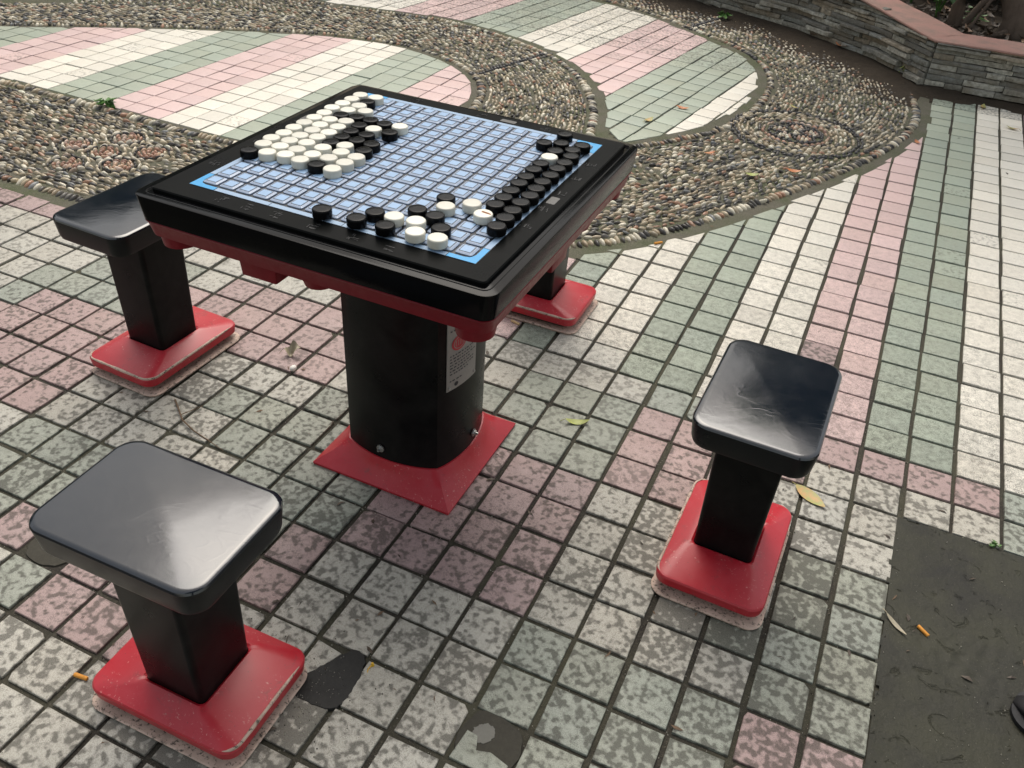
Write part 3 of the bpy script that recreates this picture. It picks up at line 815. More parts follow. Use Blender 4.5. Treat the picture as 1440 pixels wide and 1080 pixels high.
for sx in (0, 1):
    for sy in (0, 1):
        def fx(u): return PX0+u if sx == 0 else PX1-u
        def fy(v): return PY0+v if sy == 0 else PY1-v
        P = [(.008, .008), (cl_-.006, .008), (cl_-.006, bb-.004), (cb+.10, bb-.004), (cb+.02, cb-.01), (cb-.01, cb+.02), (bb-.004, cb+.10), (bb-.004, cl_-.006), (.008, cl_-.006)]
        V = [(fx(u), fy(v), zb2+.0005) for u, v in P]
        fs = [tuple(range(len(P)))] if (sx+sy) % 2 == 0 else [tuple(reversed(range(len(P))))]
        mb2.add(V, fs, 1)
board = mb.build('board', [M['ink']], TB, 30)
mb2.build('board_border', [M['blue_strip'], M['blue_corner']], board, None)
pads = MB()
for i in range(15):
    for j in range(15):
        x = gx0+(i+.5)*PXP; y = gy0+(j+.5)*PYP
        hx, hy = PXP/2-.024, PYP/2-.024
        rs = [(hx, hy, ZB, .035), (hx, hy, ZB+.018, .035), (hx-.030, hy-.030, ZB+.034, .018)]
        rings = [rrect(a, b, r, z, x, y, 2) for a, b, z, r in rs]
        V, F = ring_loft(rings, False, True); pads.add(V, F[:-1], 1); pads.add([], [])
        zt = ZB+.034
        n0 = len(pads.V)
        a, b = hx-.030, hy-.030
        pads.add(rrect(a, b, .018, zt, x, y, 2), [tuple(range(12))], 1)
        for q, z2, mi in ((.012, .0012, 2), (.025, .0024, 0)):
            flat(pads, x-a+q, x+a-q, y-b+q, y+b-q, zt+z2*1.5, mi)
pads.build('board_pads', [M['blue_pad'], M['blue_rim'], M['ink']], board, None)
# worn relief characters along the frame: strokes too faint to read
random.seed(5)
def glyph(cx, cy, s, ang):
    rel = MB()
    ca, sa = math.cos(ang), math.sin(ang)
    for k in range(random.randint(7, 10)):
        hz = random.random() < .6
        u0, v0 = random.uniform(-.5, .2), random.uniform(-.5, .5)
        L = random.uniform(.25, .6)
        u1, v1 = (min(.5, u0+L), v0+.02) if hz else (u0+random.uniform(-.05, .05), max(-.5, v0-L))
        w = .03
        du, dv = u1-u0, v1-v0; l = math.hypot(du, dv) or 1; nx, ny = -dv/l*w/2, du/l*w/2
        P = [(u0+nx, v0+ny), (u0-nx, v0-ny), (u1-nx, v1-ny), (u1+nx, v1+ny)]
        W = [(cx+s*(u*ca-v*sa), cy+s*(u*sa+v*ca), z) for z in (6.47, 6.482) for u, v in P]
        rel.add(W, [(4, 5, 6, 7), (0, 1, 5, 4), (1, 2, 6, 5), (2, 3, 7, 6), (3, 0, 4, 7)])
    rel.build('relief_character', M['relief'], TB, None)
for k, x in enumerate((-1.75, -1.25, -.72, .0, .72, 1.35)): glyph(x, -2.87, .20, 0)
for y in (-1.2, -.45, .25, 1.0, 1.7): glyph(2.79, y, .20, pi/2)
for y in (-1.8, -.6, .5, 1.7): glyph(-2.78, y, .20, -pi/2)
for x in (-1.5, 0, 1.4): glyph(x, 2.87, .20, pi)
scuff = m_plain('scuffed_grey', (.07, .068, .065), .4, .5, .5, nscale=90)
for (x, y, a, b) in ((2.79, -.08, .085, .15), (-2.79, .85, .08, .16), (.6, 2.87, .17, .075)):
    V, F = loft([(6.47, a, b, .03), (6.481, a-.008, b-.008, .025)], 3); wm = MB(); wm.add([(p[0]+x, p[1]+y, p[2]) for p in V], F); wm.build('worn_inlay', scuff, TB, 30)

# ------------------------------------------------------------------ stools
def make_stool(label, x, y, along_x, worn=(), rz=0, plate_dx=(0, 0), group='stools round the game table'):
    hx, hy = (1.43, 1.02) if along_x else (1.02, 1.46)
    t = thing('stool', label, 'stool', (x, y, 0), group, rz)
    mb = MB()
    mb.add(*loft([(3.50, hx-.12, hy-.12, .26), (3.53, hx-.06, hy-.06, .30), (3.60, hx-.035, hy-.035, .32), (3.92, hx-.004, hy-.004, .33), (3.965, hx, hy, .33), (3.995, hx-.015, hy-.015, .32), (4.012, hx-.045, hy-.045, .30), (4.018, hx-.085, hy-.085, .27)], 9))
    mb.m = [0 if f_ == len(mb.F)-1 or min(v_[2] for v_ in [mb.V[q] for q in mb.F[f_]]) > 3.96 else 1 for f_ in range(len(mb.F))]
    mb.build('seat', [M['seat'], M['seatside']], t, 30)
    mb = MB(); mb.add(*loft([(.40, .55, .57, .10), (3.45, .60, .62, .10), (3.53, .78, .74, .12)], 6, cap0=True)); mb.build('post', M['post'], t, 30)
    bx, by = (1.40, 1.02) if along_x else (1.02, 1.50)
    mb = MB()
    mb.add(*loft([(.205, bx-.05, by-.05, .24), (.23, bx-.02, by-.02, .26), (.40, bx, by, .28), (.435, bx-.02, by-.02, .27), (.455, bx-.07, by-.07, .23), (.60, .70, .72, .12), (.625, .60, .62, .10), (.60, .56, .58, .10)], 8, cap1=False))
    mb.build('base', M['red'], t, 35)
    mb = MB(); px_, py_ = plate_dx
    mb.add(*[[(a+px_, b+py_, c) for a, b, c in V] if k == 0 else V for k, V in enumerate(loft([(.0, bx+.01, by+.01, .28), (.050, bx+.035, by+.035, .30), (.068, bx+.01, by+.01, .28)], 7))])
    mb.build('foot_plate', M['beige'], t, 35)
    V, F = loft([(.05, bx-.20, by-.20, .2), (.23, bx-.20, by-.20, .2)], 6); mb = MB(); mb.add(V, F); mb.build('shadow_gap_spacer', M['cement'], t, 35)  # dark filler painting the shadow gap between base and foot plate
    for a0, a1 in worn:     # paint rubbed off along the rim
        R_ = rrect(bx-.012, by-.012, .28, .435, n=8); n = len(R_); i0, i1 = int(a0*n), int(a1*n)
        pts = [R_[i % n] for i in range(i0, i1+1)]
        # densify
        D = []
        for p, q in zip(pts[:-1], pts[1:]):
            L = math.dist(p, q); k = max(1, int(L/.12))
            D += [tuple(p[c]+(q[c]-p[c])*i/k for c in range(3)) for i in range(k)]
        D.append(pts[-1])
        rad = [.040*(.75+.35*mnoise.noise((p[0]*3, p[1]*3, 1.)))*min(1, .25+i/3, .25+(len(D)-1-i)/3) for i, p in enumerate(D)]
        mb = MB(); mb.add(*tube([(p[0]*.988, p[1]*.988, p[2]) for p in D], rad, 6)); mb.build('worn_edge', M['beige'], t, 60)
    return t
# rim parameter: 0 = right end of far-right corner ... quarters: [0,.25) +x+y corner, then -x+y, -x-y, +x-y
make_stool('black topped stool nearest the camera, in the lower left corner of the photo', -.07, -2.63, True, ((.82, 1.02),), math.radians(1), (.0, -.05))
make_stool('black topped stool on the right side of the table, beside a yellow leaf', 6.87, 4.18, False, ((.28, .62),), math.radians(-1.0), (.02, -.08))
make_stool('black topped stool at the left side of the table, partly under the tabletop edge', -7.08, 4.22, False, ((.50, 1.0),), math.radians(-2), (.06, -.02))
make_stool('stool behind the table, only its red base and foot showing', -.02, 10.95, True, ((.62, .97),), math.radians(.5), (.05, .0))

# ------------------------------------------------------------------ discs on the board
ST = """LB-2.57,2.92;LW-2.59,3.57;LW-2.54,3.28;LW-2.55,3.88;LW-2.57,4.20;LW-2.56,4.51;LW-2.56,4.83;LW-2.55,5.14;LW-2.59,5.46;LW-2.56,5.78;LW-2.55,6.09;LW-2.54,6.39;LW-2.25,3.01;LW-2.23,3.34;LW-2.25,3.64;LW-2.24,3.94;LW-2.25,4.57;LW-2.21,4.27;LW-2.26,4.90;LB-2.23,5.23;LW-2.26,5.52;LW-2.22,5.84;LB-2.21,6.13;LW-2.20,6.43;LW-1.93,3.09;LW-1.90,3.38;LW-1.94,3.72;LW-1.94,4.04;LW-1.90,4.34;LW-1.92,4.66;LW-1.96,4.99;LB-1.92,5.30;LW-1.95,5.65;LW-1.59,3.04;LW-1.55,3.34;LW-1.58,3.69;LB-1.61,3.98;LB-1.59,4.30;LB-1.61,4.62;LB-1.64,4.95;LB-1.61,5.30;LB-1.25,3.03;LW-1.23,3.36;LW-1.20,3.69;LW-1.31,3.98;LB-1.27,4.30;LB-1.27,4.62;LW-1.32,4.94;LB-1.29,5.28;LW-.92,3.01;LW-.89,3.34;LW-.86,3.65;LB-.91,3.97;LB-.95,4.29;LB-.98,4.95;LW-.98,5.32;NB-.19,1.66;NB.42,1.68;NB.55,2.00;NB.92,1.69;NW.88,2.02;NB1.06,2.42;NW1.41,1.74;NW1.24,2.06;NB1.40,2.37;NW1.38,2.75;NB1.23,3.04;NW1.79,1.74;NB1.68,2.05;NW1.69,3.06;NS2.01,2.81;RB1.65,6.10;RB1.82,6.71;RB2.02,3.23;RB2.02,3.54;RB2.01,3.85;RB2.00,4.19;RB1.99,4.50;RB1.98,4.85;RB1.98,5.16;RW2.00,5.51;RB1.98,5.84;RB1.93,6.25;RB2.37,2.55;RB2.36,2.88;RB2.35,3.18;RB2.34,3.51;RB2.36,3.83;RB2.34,4.14;RB2.32,4.45;RB2.33,4.78;RB2.32,5.11;RB2.33,5.42;RB2.32,5.76;RB2.24,6.05;RB2.31,6.36"""
ORD = 'first second third fourth fifth sixth seventh eighth ninth tenth eleventh twelfth thirteenth'.split()
def disc_mesh(name):
    prof = [(.150, 0), (.154, .012), (.155, .03), (.155, .112), (.152, .126), (.143, .136), (.128, .139), (.06, .1385)]
    n = 28; rings = [[(r*math.cos(2*pi*i/n), r*math.sin(2*pi*i/n), z) for i in range(n)] for r, z in prof]
    return ring_loft(rings)
DV, DF = disc_mesh('d')
for _k, (_lo, _hi) in (('white_disc', (.80, 1.04)), ('black_disc', (.7, 1.6))):
    _t = M[_k].node_tree; _b = [n for n in _t.nodes if n.type == 'BSDF_PRINCIPLED'][0]; _src = _b.inputs['Base Color'].links[0].from_socket
    _oi = _t.nodes.new('ShaderNodeObjectInfo'); _mr = _t.nodes.new('ShaderNodeMapRange'); _mr.inputs[3].default_value = _lo; _mr.inputs[4].default_value = _hi
    _vm = _t.nodes.new('ShaderNodeVectorMath'); _vm.operation = 'SCALE'
    _t.links.new(_oi.outputs['Random'], _mr.inputs[0]); _t.links.new(_src, _vm.inputs[0]); _t.links.new(_mr.outputs[0], _vm.inputs['Scale']); _t.links.new(_vm.outputs[0], _b.inputs['Base Color'])
def proto(mat):
    me = bpy.data.meshes.new('disc'); me.from_pydata([tuple(c*U for c in v) for v in DV], [], DF); me.update()
    me.materials.append(mat); me.polygons.foreach_set('use_smooth', [True]*len(me.polygons)); me.set_sharp_from_angle(angle=math.radians(50)); return me
MW, MK = proto(M['white_disc']), proto(M['black_disc'])
L = []
for s in ST.split(';'):
    cl0, c0, rest = s[0], s[1], s[2:]; x, y = map(float, rest.split(',')); L.append((cl0, c0, x, y))
lineL = {}
for cl0, c0, x, y in L:
    k = round((x+2.57)/.33) if cl0 == 'L' else (0 if cl0 == 'N' else (1 if x > 2.2 else 0))
    lineL.setdefault((cl0, k), []).append((y, x, c0))
nearlab = {(-.19, 1.66): 'black disc alone on the near border, leftmost of the near discs',
 (.42, 1.68): 'black disc on the near border, second from the left there', (.55, 2.0): 'black disc touching the left of a white one, behind the near border discs',
 (.92, 1.69): 'black disc at the near border just left of two white ones', (.88, 2.02): 'white disc between two black ones, leftmost white of the near group',
 (1.06, 2.42): 'black disc behind the leftmost white of the near group', (1.41, 1.74): 'white disc on the near border, the left one of two',
 (1.24, 2.06): 'white disc directly behind the left white disc of the near border', (1.40, 2.37): 'black disc in the middle of the near group, in front of a white one',
 (1.38, 2.75): 'white disc right in front of the rearmost black disc of the near group', (1.23, 3.04): 'black disc standing farthest back in the near group',
 (1.79, 1.74): 'white disc on the near border closest to the blue corner', (1.68, 2.05): 'black disc directly behind the white disc closest to the blue corner',
 (1.69, 3.06): 'clean white disc standing apart, behind the brown stained one', (2.01, 2.81): 'white disc with a brown stain on its top'}
for (cl0, k), items in lineL.items():
    items.sort()
    for idx, (y, x, c0) in enumerate(items):
        cn = 'black' if c0 == 'B' else 'white'
        if cl0 == 'L': lab = f"{cn} disc, {ORD[idx]} from the near end of the {ORD[k]} line from the board's left edge"
        elif cl0 == 'R':
            lab = f"{cn} disc, {ORD[idx]} from the near end of the {'outer' if k else 'inner'} line along the right edge"
        else: lab = nearlab[(x, y)]
        zt = ZB+.036
        if c0 == 'S':
            o = thing('game_piece', lab, 'game piece', (x, y, zt), 'discs on the game board')
            d = bpy.data.objects.new('disc', MW); COL.objects.link(d); d.parent = o
            link('stain', [(-.03, .03, .1402), (.0, .01, .1402), (.06, -.03, .1402), (.115, -.06, .1402), (.125, -.03, .1402), (.07, .02, .1402), (.02, .055, .1402), (-.01, .07, .1402)], [tuple(range(8))], M['rust'], o)
        else:
            o = bpy.data.objects.new('game_piece', MK if c0 == 'B' else MW); COL.objects.link(o)
            o.location = Vector((x, y, zt))*U
            o['label'] = lab; o['category'] = 'game piece'; o['group'] = 'discs on the game board'
        o.rotation_euler = (0, 0, random.uniform(0, 6))

# ------------------------------------------------------------------ stone wall
whts = [4.4, 4.2, 4.0, 3.9, 3.7, 3.4, 3.0, 2.55, 2.30]
WB = np.vstack([wall_base, wallR[1:]]); WH = np.r_[whts, [2.32, 2.34, 2.36, 2.4]]
dW = np.r_[0, np.cumsum(np.hypot(*np.diff(WB, axis=0).T))]
s_corner = dW[len(wall_base)-1]
def wpt(s):
    x = np.interp(s, dW, WB[:, 0]); y = np.interp(s, dW, WB[:, 1]); e = .4
    if s < s_corner: a, b = max(0, s-e), min(s_corner, s+e)
    else: a, b = max(s_corner, s-e), s+e
    tx = np.interp(b, dW, WB[:, 0])-np.interp(a, dW, WB[:, 0]); ty = np.interp(b, dW, WB[:, 1])-np.interp(a, dW, WB[:, 1])
    l = math.hypot(tx, ty); return x, y, tx/l, ty/l, np.interp(s, dW, WH)
WALL = thing('stone_wall', 'low curved planter wall of stacked grey ledgestone with pink stone coping', 'wall', (8.45, 39.5, 0))
wo = np.array([8.45, 39.5])
SV, SF, SCc = [], [], []
random.seed(21)
STC = [(.30, .29, .25), (.37, .36, .31), (.23, .225, .20), (.31, .27, .21), (.27, .275, .25), (.42, .40, .34), (.19, .185, .165)]
s_end = dW[-1]-8
z = 0.0
rows = []
z = -.05
while z < 4.5:
    h = random.choice([.17, .20, .24, .28]); rows.append((z, h)); z += h
for zr, h in rows:
    s = 14+random.uniform(0, .8)
    while s < s_end:
        Lb = random.uniform(.8, 2.6)
        s1 = min(s+Lb, s_end)
        if s < s_corner < s1: s1 = s_corner
        if s_corner-.25 < s1 < s_corner: s1 = s_corner
        mid = wpt((s+s1)/2)
        if zr+h*.4 < mid[4]-.12:
            out = random.choice([random.uniform(0, .2), random.uniform(.1, .42)]); zz0 = zr+.012; zz1 = min(zr+h-.012, mid[4]-.10)
            g = .015; b = len(SV); col = random.choice(STC); kk = random.uniform(.9, 1.55)
            k = 3
            for a in range(k+1):
                sa_ = s+g+(s1-s-2*g)*a/k; sa_ = sa_ if sa_ != s_corner else s_corner-1e-4
                x, y, tx, ty, H = wpt(min(max(sa_, s+1e-3), s1-1e-3)); nx, ny = ty, -tx       # outward = towards the square
                sh = random.gauss(0, .012)
                for dz, o_ in ((zz0, -.25), (zz0+.005, out*.9+sh), (zz0+.04, out+sh+.012), (zz1-.03, out+sh+random.gauss(0, .012)), (zz1, out*.75+sh), (zz1, -.25)):
                    SV.append((x+nx*o_-wo[0], y+ny*o_-wo[1], dz+random.gauss(0, .016))); SCc.append(tuple(c*kk for c in col))
            for a in range(k):
                for q in range(5): SF.append((b+6*a+q, b+6*(a+1)+q, b+6*(a+1)+q+1, b+6*a+q+1))
            SF.append(tuple(b+q for q in range(6))); SF.append(tuple(b+6*k+5-q for q in range(6)))
        s = s1
        if s >= s_end: break
link('stone_facing', SV, SF, M['ledge'], WALL, smooth=40, attrs={'Col': ('C', SCc)})
# core behind the facing and coping on top
def wall_loft(prof, name, mat, s0=12, step=.5):
    ss = sorted(set(list(np.arange(s0, s_corner-.3, step))+[s_corner-.02, s_corner+.02]+list(np.arange(s_corner+.5, s_end, step))))
    rings = []
    for s in ss:
        x, y, tx, ty, H = wpt(s)
        if abs(s-s_corner) < .1:      # mitre at the corner
            a = wpt(s_corner-.5); c = wpt(s_corner+.5)
            n1 = np.array([a[3], -a[2]]); n2 = np.array([c[3], -c[2]]); n_ = n1+n2; n_ = n_/(n_@n1); nx, ny = n_
            if s > s_corner: continue
            x, y = WB[len(wall_base)-1]
        else: nx, ny = ty, -tx
        rings.append([(x+nx*o-wo[0], y+ny*o-wo[1], (H+dz if dz > -9 else -.1)+(.012*mnoise.noise((s*2, o*3, dz*5)) if dz > -9 else 0)) for o, dz in prof])
    V, F = ring_loft(rings); mb = MB(); mb.add(V, [tuple(reversed(f)) for f in F]); return mb.build(name, mat, WALL, 40)
wall_loft([(-.02, -10), (-.02, -.14), (-1.9, -.14), (-1.9, -10)], 'wall_core', m_plain('wall_mortar', (.05, .048, .04), .9, .3, .4, nscale=60, bump=1))
wall_loft([(.22, -.13), (.27, -.08), (.25, -.02), (.18, .01), (-.9, .02), (-1.95, .01), (-2.05, -.03), (-2.05, -.13)], 'coping', M['coping'])

# ------------------------------------------------------------------ planting bed behind the wall
def bedz(P):
    return 2.02+.18*vnoise(P, .4, 4)+.10*vnoise(P, 1.6, 9)
off = []
for s in np.arange(12, s_end+3, 1.0):
    x, y, tx, ty, H = wpt(s); off.append((x-ty*1.2, y+tx*1.2))
off = np.array(off)
bed_poly = np.vstack([off, [(60, 40), (60, 130), (-60, 130), (-40, 60)]])
V, F = grid_sheet(-34, 40, 38, 100, .6, bedz, lambda P: sdist(P, bed_poly) > -.3)
link('planting_soil', V, F, M['soil'], smooth=179, kind='structure')
# leaf litter: nobody could count it
random.seed(31)
def leaf_geo(l, w, cup=.15, n=6, fold=.12):
    V = []; F = []
    for i in range(n+1):
        t = i/n; ww = w*math.sin(pi*min(1, t*.96+.02))**.75*(1-.25*t); x = (t-.5)*l; zc = cup*l*(t-.5)**2*4
        V += [(x, -ww/2, zc+fold*ww), (x, 0, zc), (x, ww/2, zc+fold*ww)]
    for i in range(n):
        a = 3*i; F += [(a, a+3, a+4, a+1), (a+1, a+4, a+5, a+2)]
    return V, F
def rot_pts(V, rx, ry, rz, loc):
    Mx = Matrix.Rotation(rz, 3, 'Z') @ Matrix.Rotation(ry, 3, 'Y') @ Matrix.Rotation(rx, 3, 'X')
    return [tuple(Mx @ Vector(v)+Vector(loc)) for v in V]
lit = MB(); n = 0
while n < 520:
    x, y = random.uniform(2, 17), random.uniform(40.5, 54)
    if sdist(np.array([(x, y)]), bed_poly)[0] < .7: continue
    V, F = leaf_geo(random.uniform(.35, .75), random.uniform(.18, .34), random.uniform(.05, .4), 4)
    lit.add(rot_pts(V, random.gauss(0, .4), random.gauss(0, .3), random.uniform(0, 6.3), (x, y, 2.12+random.uniform(0, .12))), F, random.choice([0, 0, 0, 0, 1])); n += 1
lit.build('leaf_litter', [M['litter'], M['leaf_brown']], None, 60, kind='stuff')

def limb(mb, pts, rads, n=10):
    pts = [Vector(p) for p in pts]; P = []; Rr = []
    for i in range(len(pts)-1):
        k = 5
        for a in range(k):
            t = a/k
            P.append(pts[i].lerp(pts[i+1], t)+Vector((mnoise.noise((i+t, 1, 2)), mnoise.noise((i+t, 5, 2)), 0))*rads[i]*.35); Rr.append(rads[i]+(rads[i+1]-rads[i])*t)
    P.append(pts[-1]); Rr.append(rads[-1])
    mb.add(*tube([tuple(p) for p in P], Rr, n))
def leaves(mb, centre, rad, count, size, mats=(0,), flat_=.8):
    c = Vector(centre)
    for _ in range(count):
        while True:
            d = Vector([random.uniform(-1, 1) for _ in range(3)])
            if .1 < d.length < 1: break
        d = Vector((d.x*rad[0], d.y*rad[1], d.z*rad[2]))
        p = c+d; s = size*random.uniform(.7, 1.3)
        V, F = leaf_geo(s, s*.5, random.uniform(0, .2), 2)
        mb.add(rot_pts(V, random.gauss(0, .6), random.gauss(0, .6), random.uniform(0, 6.3), p), F, random.choice(mats))
def tree(name, label, base, trunk, rads, branches, crown, nleaf, size, mat):
    t = thing(name, label, 'tree', base)
    mb = MB(); limb(mb, trunk, rads, 14)
    for pts, rr in branches: limb(mb, pts, rr, 8)
    mb.build('trunk', mat, t, 60)
    mb = MB()
    for c, r in crown: leaves(mb, c, r, nleaf, size, (0, 0, 1))
    mb.build('crown', [M['foliage_dark'], M['foliage']], t, None)
    return t
crA = [((random.uniform(-9, 9), random.uniform(-6, 9), random.uniform(22, 34)), (5, 5, 3)) for _ in range(9)]
tree('garden_tree', 'leaning thick brown tree trunk behind the wall at the upper right corner', (11.9, 44.0, 2.0),
     [(.4, .2, -.3), (.0, .3, .8), (-1.1, 1.4, 2.8), (-2.2, 2.8, 6), (-3.4, 4.5, 12), (-3, 5, 22), (-3, 5, 28)], [1.15, .75, .66, .62, .55, .42, .2],
     [([(-.9, 1.0, 1.9), (-1.9, .6, 1.2), (-2.6, -.1, -.1)], [.18, .16, .20]), ([(-1.3, 1.6, 3.0), (-1.5, .2, 1.6), (-2.1, -.5, .3), (-2.2, -.7, -.1)], [.09, .08, .07, .08]),
      ([(.1, .1, .3), (-.6, -.6, .15), (-1.6, -1.1, .0)], [.35, .18, .06]),
      ([(-3.3, 4.5, 16), (1, 2, 22), (4, 1, 27)], [.4, .25, .1]), ([(-3.3, 4.8, 18), (-8, 4, 24), (-10, 3, 28)], [.35, .22, .08])],
     crA, 750, 1.0, M['bark2'])
random.seed(77)
crB = [((random.uniform(-8, 8), random.uniform(-4, 9), random.uniform(20, 30)), (4.5, 4.5, 2.6)) for _ in range(8)]
tree('garden_tree', 'slim straight brown tree trunk rising behind the curve of the wall', (9.0, 43.9, 2.0),
     [(0, 0, -.2), (.0, .05, 3), (-.05, .3, 8), (0, .6, 15), (.2, 1, 22), (.2, 1, 26)], [.36, .30, .27, .24, .18, .08],
     [([(0, .5, 13), (-3, 2, 19), (-5, 3, 23)], [.16, .1, .05]), ([(0, .5, 15), (3, 1, 20), (5, 2, 24)], [.15, .1, .05])],
     crB, 700, .9, M['bark'])
random.seed(99)
crC = [((random.uniform(-15, 6), random.uniform(-2, 15), random.uniform(21, 30)), (6, 6, 2.6)) for _ in range(9)]
tree('shade_tree', 'broad shade tree standing outside the photo behind the camera', (17, -19, 0),
     [(0, 0, -.2), (-.3, .5, 8), (-1.5, 3, 18), (-3, 6, 27)], [1.6, 1.2, .9, .4],
     [([(-1.2, 2.4, 16), (-7, 4, 22), (-12, 5, 26)], [.6, .4, .2]), ([(-1.3, 2.6, 17), (-3, 9, 23), (-4, 13, 27)], [.6, .4, .2])],
     crC, 480, 2.0, M['bark2'])
random.seed(123)
for k, az in enumerate((-104, -88, -71, -54, -38, -22, -7, 9)):
    a = math.radians(az); rr = random.uniform(78, 86); x, y = rr*math.sin(a), 4+rr*math.cos(a)
    cr = [((random.uniform(-7, 7), random.uniform(-7, 7), random.uniform(16, 34)), (11, 10, 10)) for _ in range(4)]
    o = tree('park_tree', 'tall dense park tree beyond the square, above and outside the photo', (x, y, 0),
         [(0, 0, -.2), (.3, .2, 10), (-.3, 0, 22), (0, 0, 34)], [1.6, 1.2, .9, .4],
         [([(0, 0, 14), (5, 2, 22), (8, 3, 28)], [.7, .4, .2]), ([(0, 0, 16), (-5, -2, 24), (-8, -3, 30)], [.7, .4, .2])], cr, 420, 3.6, M['bark2'])
    o['group'] = 'park trees beyond the square'
# leafy seedlings
def plant(name, label, x, y, z, h, k, size, mat='foliage', group=None):
    t = thing(name, label, 'plant', (x, y, z), group)
    st = MB(); lf = MB()
    for i in range(k):
        a = 2*pi*i/k+random.uniform(-.3, .3); e = (math.cos(a)*h*.45*random.uniform(.4, 1.1), math.sin(a)*h*.45*random.uniform(.4, 1.1), h*random.uniform(.6, 1.1))
        st.add(*tube([(0, 0, 0), (e[0]*.4, e[1]*.4, e[2]*.6), e], [.03*h**.5, .02*h**.5, .012*h**.5], 5))
        for m_ in range(3):
            f = 1-.22*m_; s = size*random.uniform(.7, 1.2)
            V, F = leaf_geo(s, s*.6, .15, 4)
            lf.add(rot_pts([(v[0]+s*.5, v[1], v[2]) for v in V], random.gauss(0, .3), random.uniform(-.2, .6), a+random.gauss(0, 1.1), (e[0]*f, e[1]*f, e[2]*f)), F)
    st.build('stem', M['foliage'], t, 60); lf.build('foliage', M[mat], t, 60)
    return t
random.seed(3)
plant('leafy_plant', 'green leafy plant against the slim trunk behind the coping', 8.1, 45.6, 2.0, 1.9, 7, .85)
plant('leafy_plant', 'green leafy plant behind the coping at the very top edge of the photo', 6.6, 48.2, 2.0, 1.8, 8, .8)
plant('leafy_plant', 'small green sprig in the leaf litter between the two trunks', 9.9, 45.0, 2.05, .8, 4, .5)
random.seed(13)
def shrub(label, x, y, w, h):
    t = thing('shrub', label, 'shrub', (x, y, 2.0), 'dark shrubs behind the wall')
    mb = MB()
    for _ in range(6): limb(mb, [(0, 0, 0), (random.uniform(-w, w)*.4, random.uniform(-1, 1), h*.5), (random.uniform(-w, w)*.7, random.uniform(-1.5, 1.5), h*.9)], [.18, .12, .05], 6)
    mb.build('stem', M['bark'], t, 60)
    mb = MB(); leaves(mb, (0, 0, h*.5), (w, w*.6, h*.55), 2600, .62, (0, 0, 0, 1)); mb.build('foliage', [M['foliage_dark'], M['foliage']], t, None)
shrub('dark shrub deep in the bed behind the slim trunk', 9.5, 52.5, 4.2, 5.5)
shrub('dark shrub deep in the bed behind the leaning trunk', 15.5, 51.5, 4.2, 6)
shrub('dark shrub left of the slim trunk at the top edge', 3.2, 55.5, 4.0, 5.5)
random.seed(2)
plant('weed', 'pale green weed at the foot of the ledgestone wall', 7.35, 40.9, .08, .42, 4, .30, 'leaf_green')
plant('weed', 'tiny weeds on the edge of the cement patch', 11.85, 7.05, -.02, .10, 5, .10, 'foliage')
plant('weed', 'green tuft at the edge of the pebbles, upper left', -20.9, 16.05, .0, .35, 7, .40, 'foliage')
plant('weed', 'low green sprout in the soil near the wall, left of the stones', -3.2, 46.2, .1, .35, 6, .40, 'foliage')

# ------------------------------------------------------------------ litter on the ground
def leaf_obj(label, x, y, l, w, rz, mat, z=.02, cup=.15, rx=.1, cat='leaf', group='fallen leaves', crumple=0):
    V, F = leaf_geo(l, w, cup, 10)
    if crumple: V = [(a, b, c+crumple*mnoise.noise((a*5, b*5, 3))*l+abs(b)*.8) for a, b, c in V]
    V = rot_pts(V, rx, 0, 0, (0, 0, 0)); mz = min(v[2] for v in V)
    m = MB(); m.add([(a, b, c-mz) for a, b, c in V], F)
    if l > .4: m.add(*tube([(-l/2-.12, .02, .02), (-l/2, 0, cup*l-mz)], .008, 5))
    o = m.build('fallen_leaf', M[mat], None, 70, label=label, cat=cat, group=group); o.location = Vector((x, y, z))*U; o.rotation_euler = (0, 0, rz)
    return o
leaf_obj('yellow green leaf on a tile beside the right stool', 8.17, 6.68, .78, .36, -.55, 'leaf_yellow', .015, .06)
leaf_obj('small pale green leaf on green tiles between table and right stool', 2.85, 6.6, .55, .20, .45, 'leaf_green', .015, .2)
leaf_obj('crumpled grey leaf on a pink tile left of the table column', -4.42, 5.68, .42, .34, .6, 'leaf_grey', .02, .35, .2, crumple=.8)
leaf_obj('narrow grey leaf at the left edge of the cement patch', 10.16, 3.98, .52, .10, -.75, 'leaf_grey', .01, .1)
FL = [('orange leaf on the green tiles of the middle island', -1.0, 29.35, .55, 'leaf_orange'), ('yellowish leaf on the green tiles behind the table corner', -1.84, 27.0, .6, 'leaf_yellow'),
      ('pale leaf on the pebbles at the upper edge of the round medallion', 3.39, 32.13, .5, 'leaf_yellow'), ('orange leaf on the pebbles halfway between table and medallion', 1.4, 24.5, .5, 'leaf_orange'),
      ('small orange leaf on the mortar beside the pebble edging', 8.76, 31.0, .4, 'leaf_orange'), ('orange leaf on the pebbles below the medallion', 4.68, 24.55, .55, 'leaf_orange'),
      ('pale yellow leaf on the tiles at the foot of the right wall', 11.26, 37.9, .6, 'leaf_yellow'), ('small pale leaf on white tiles near the right edge', 12.5, 35.4, .55, 'leaf_yellow'),
      ('brown leaf on the soil by the wall, the left of a pair', 2.3, 45.3, 1.1, 'leaf_brown'), ('reddish brown leaf on the soil by the wall, the right of a pair', 3.9, 43.9, 1.1, 'leaf_orange'),
      ('green tinted leaf on the pebbles below the medallion, left of the orange one', 3.35, 23.3, .5, 'leaf_green')]
for i, (lb, x, y, s, m_) in enumerate(FL):
    on_peb = peb_dist(np.array([(x, y)]))[0] > .2
    leaf_obj(lb, x, y, s, s*.5, i*1.3, m_, .12 if on_peb else (.25 if y > 40 else .02), .15)
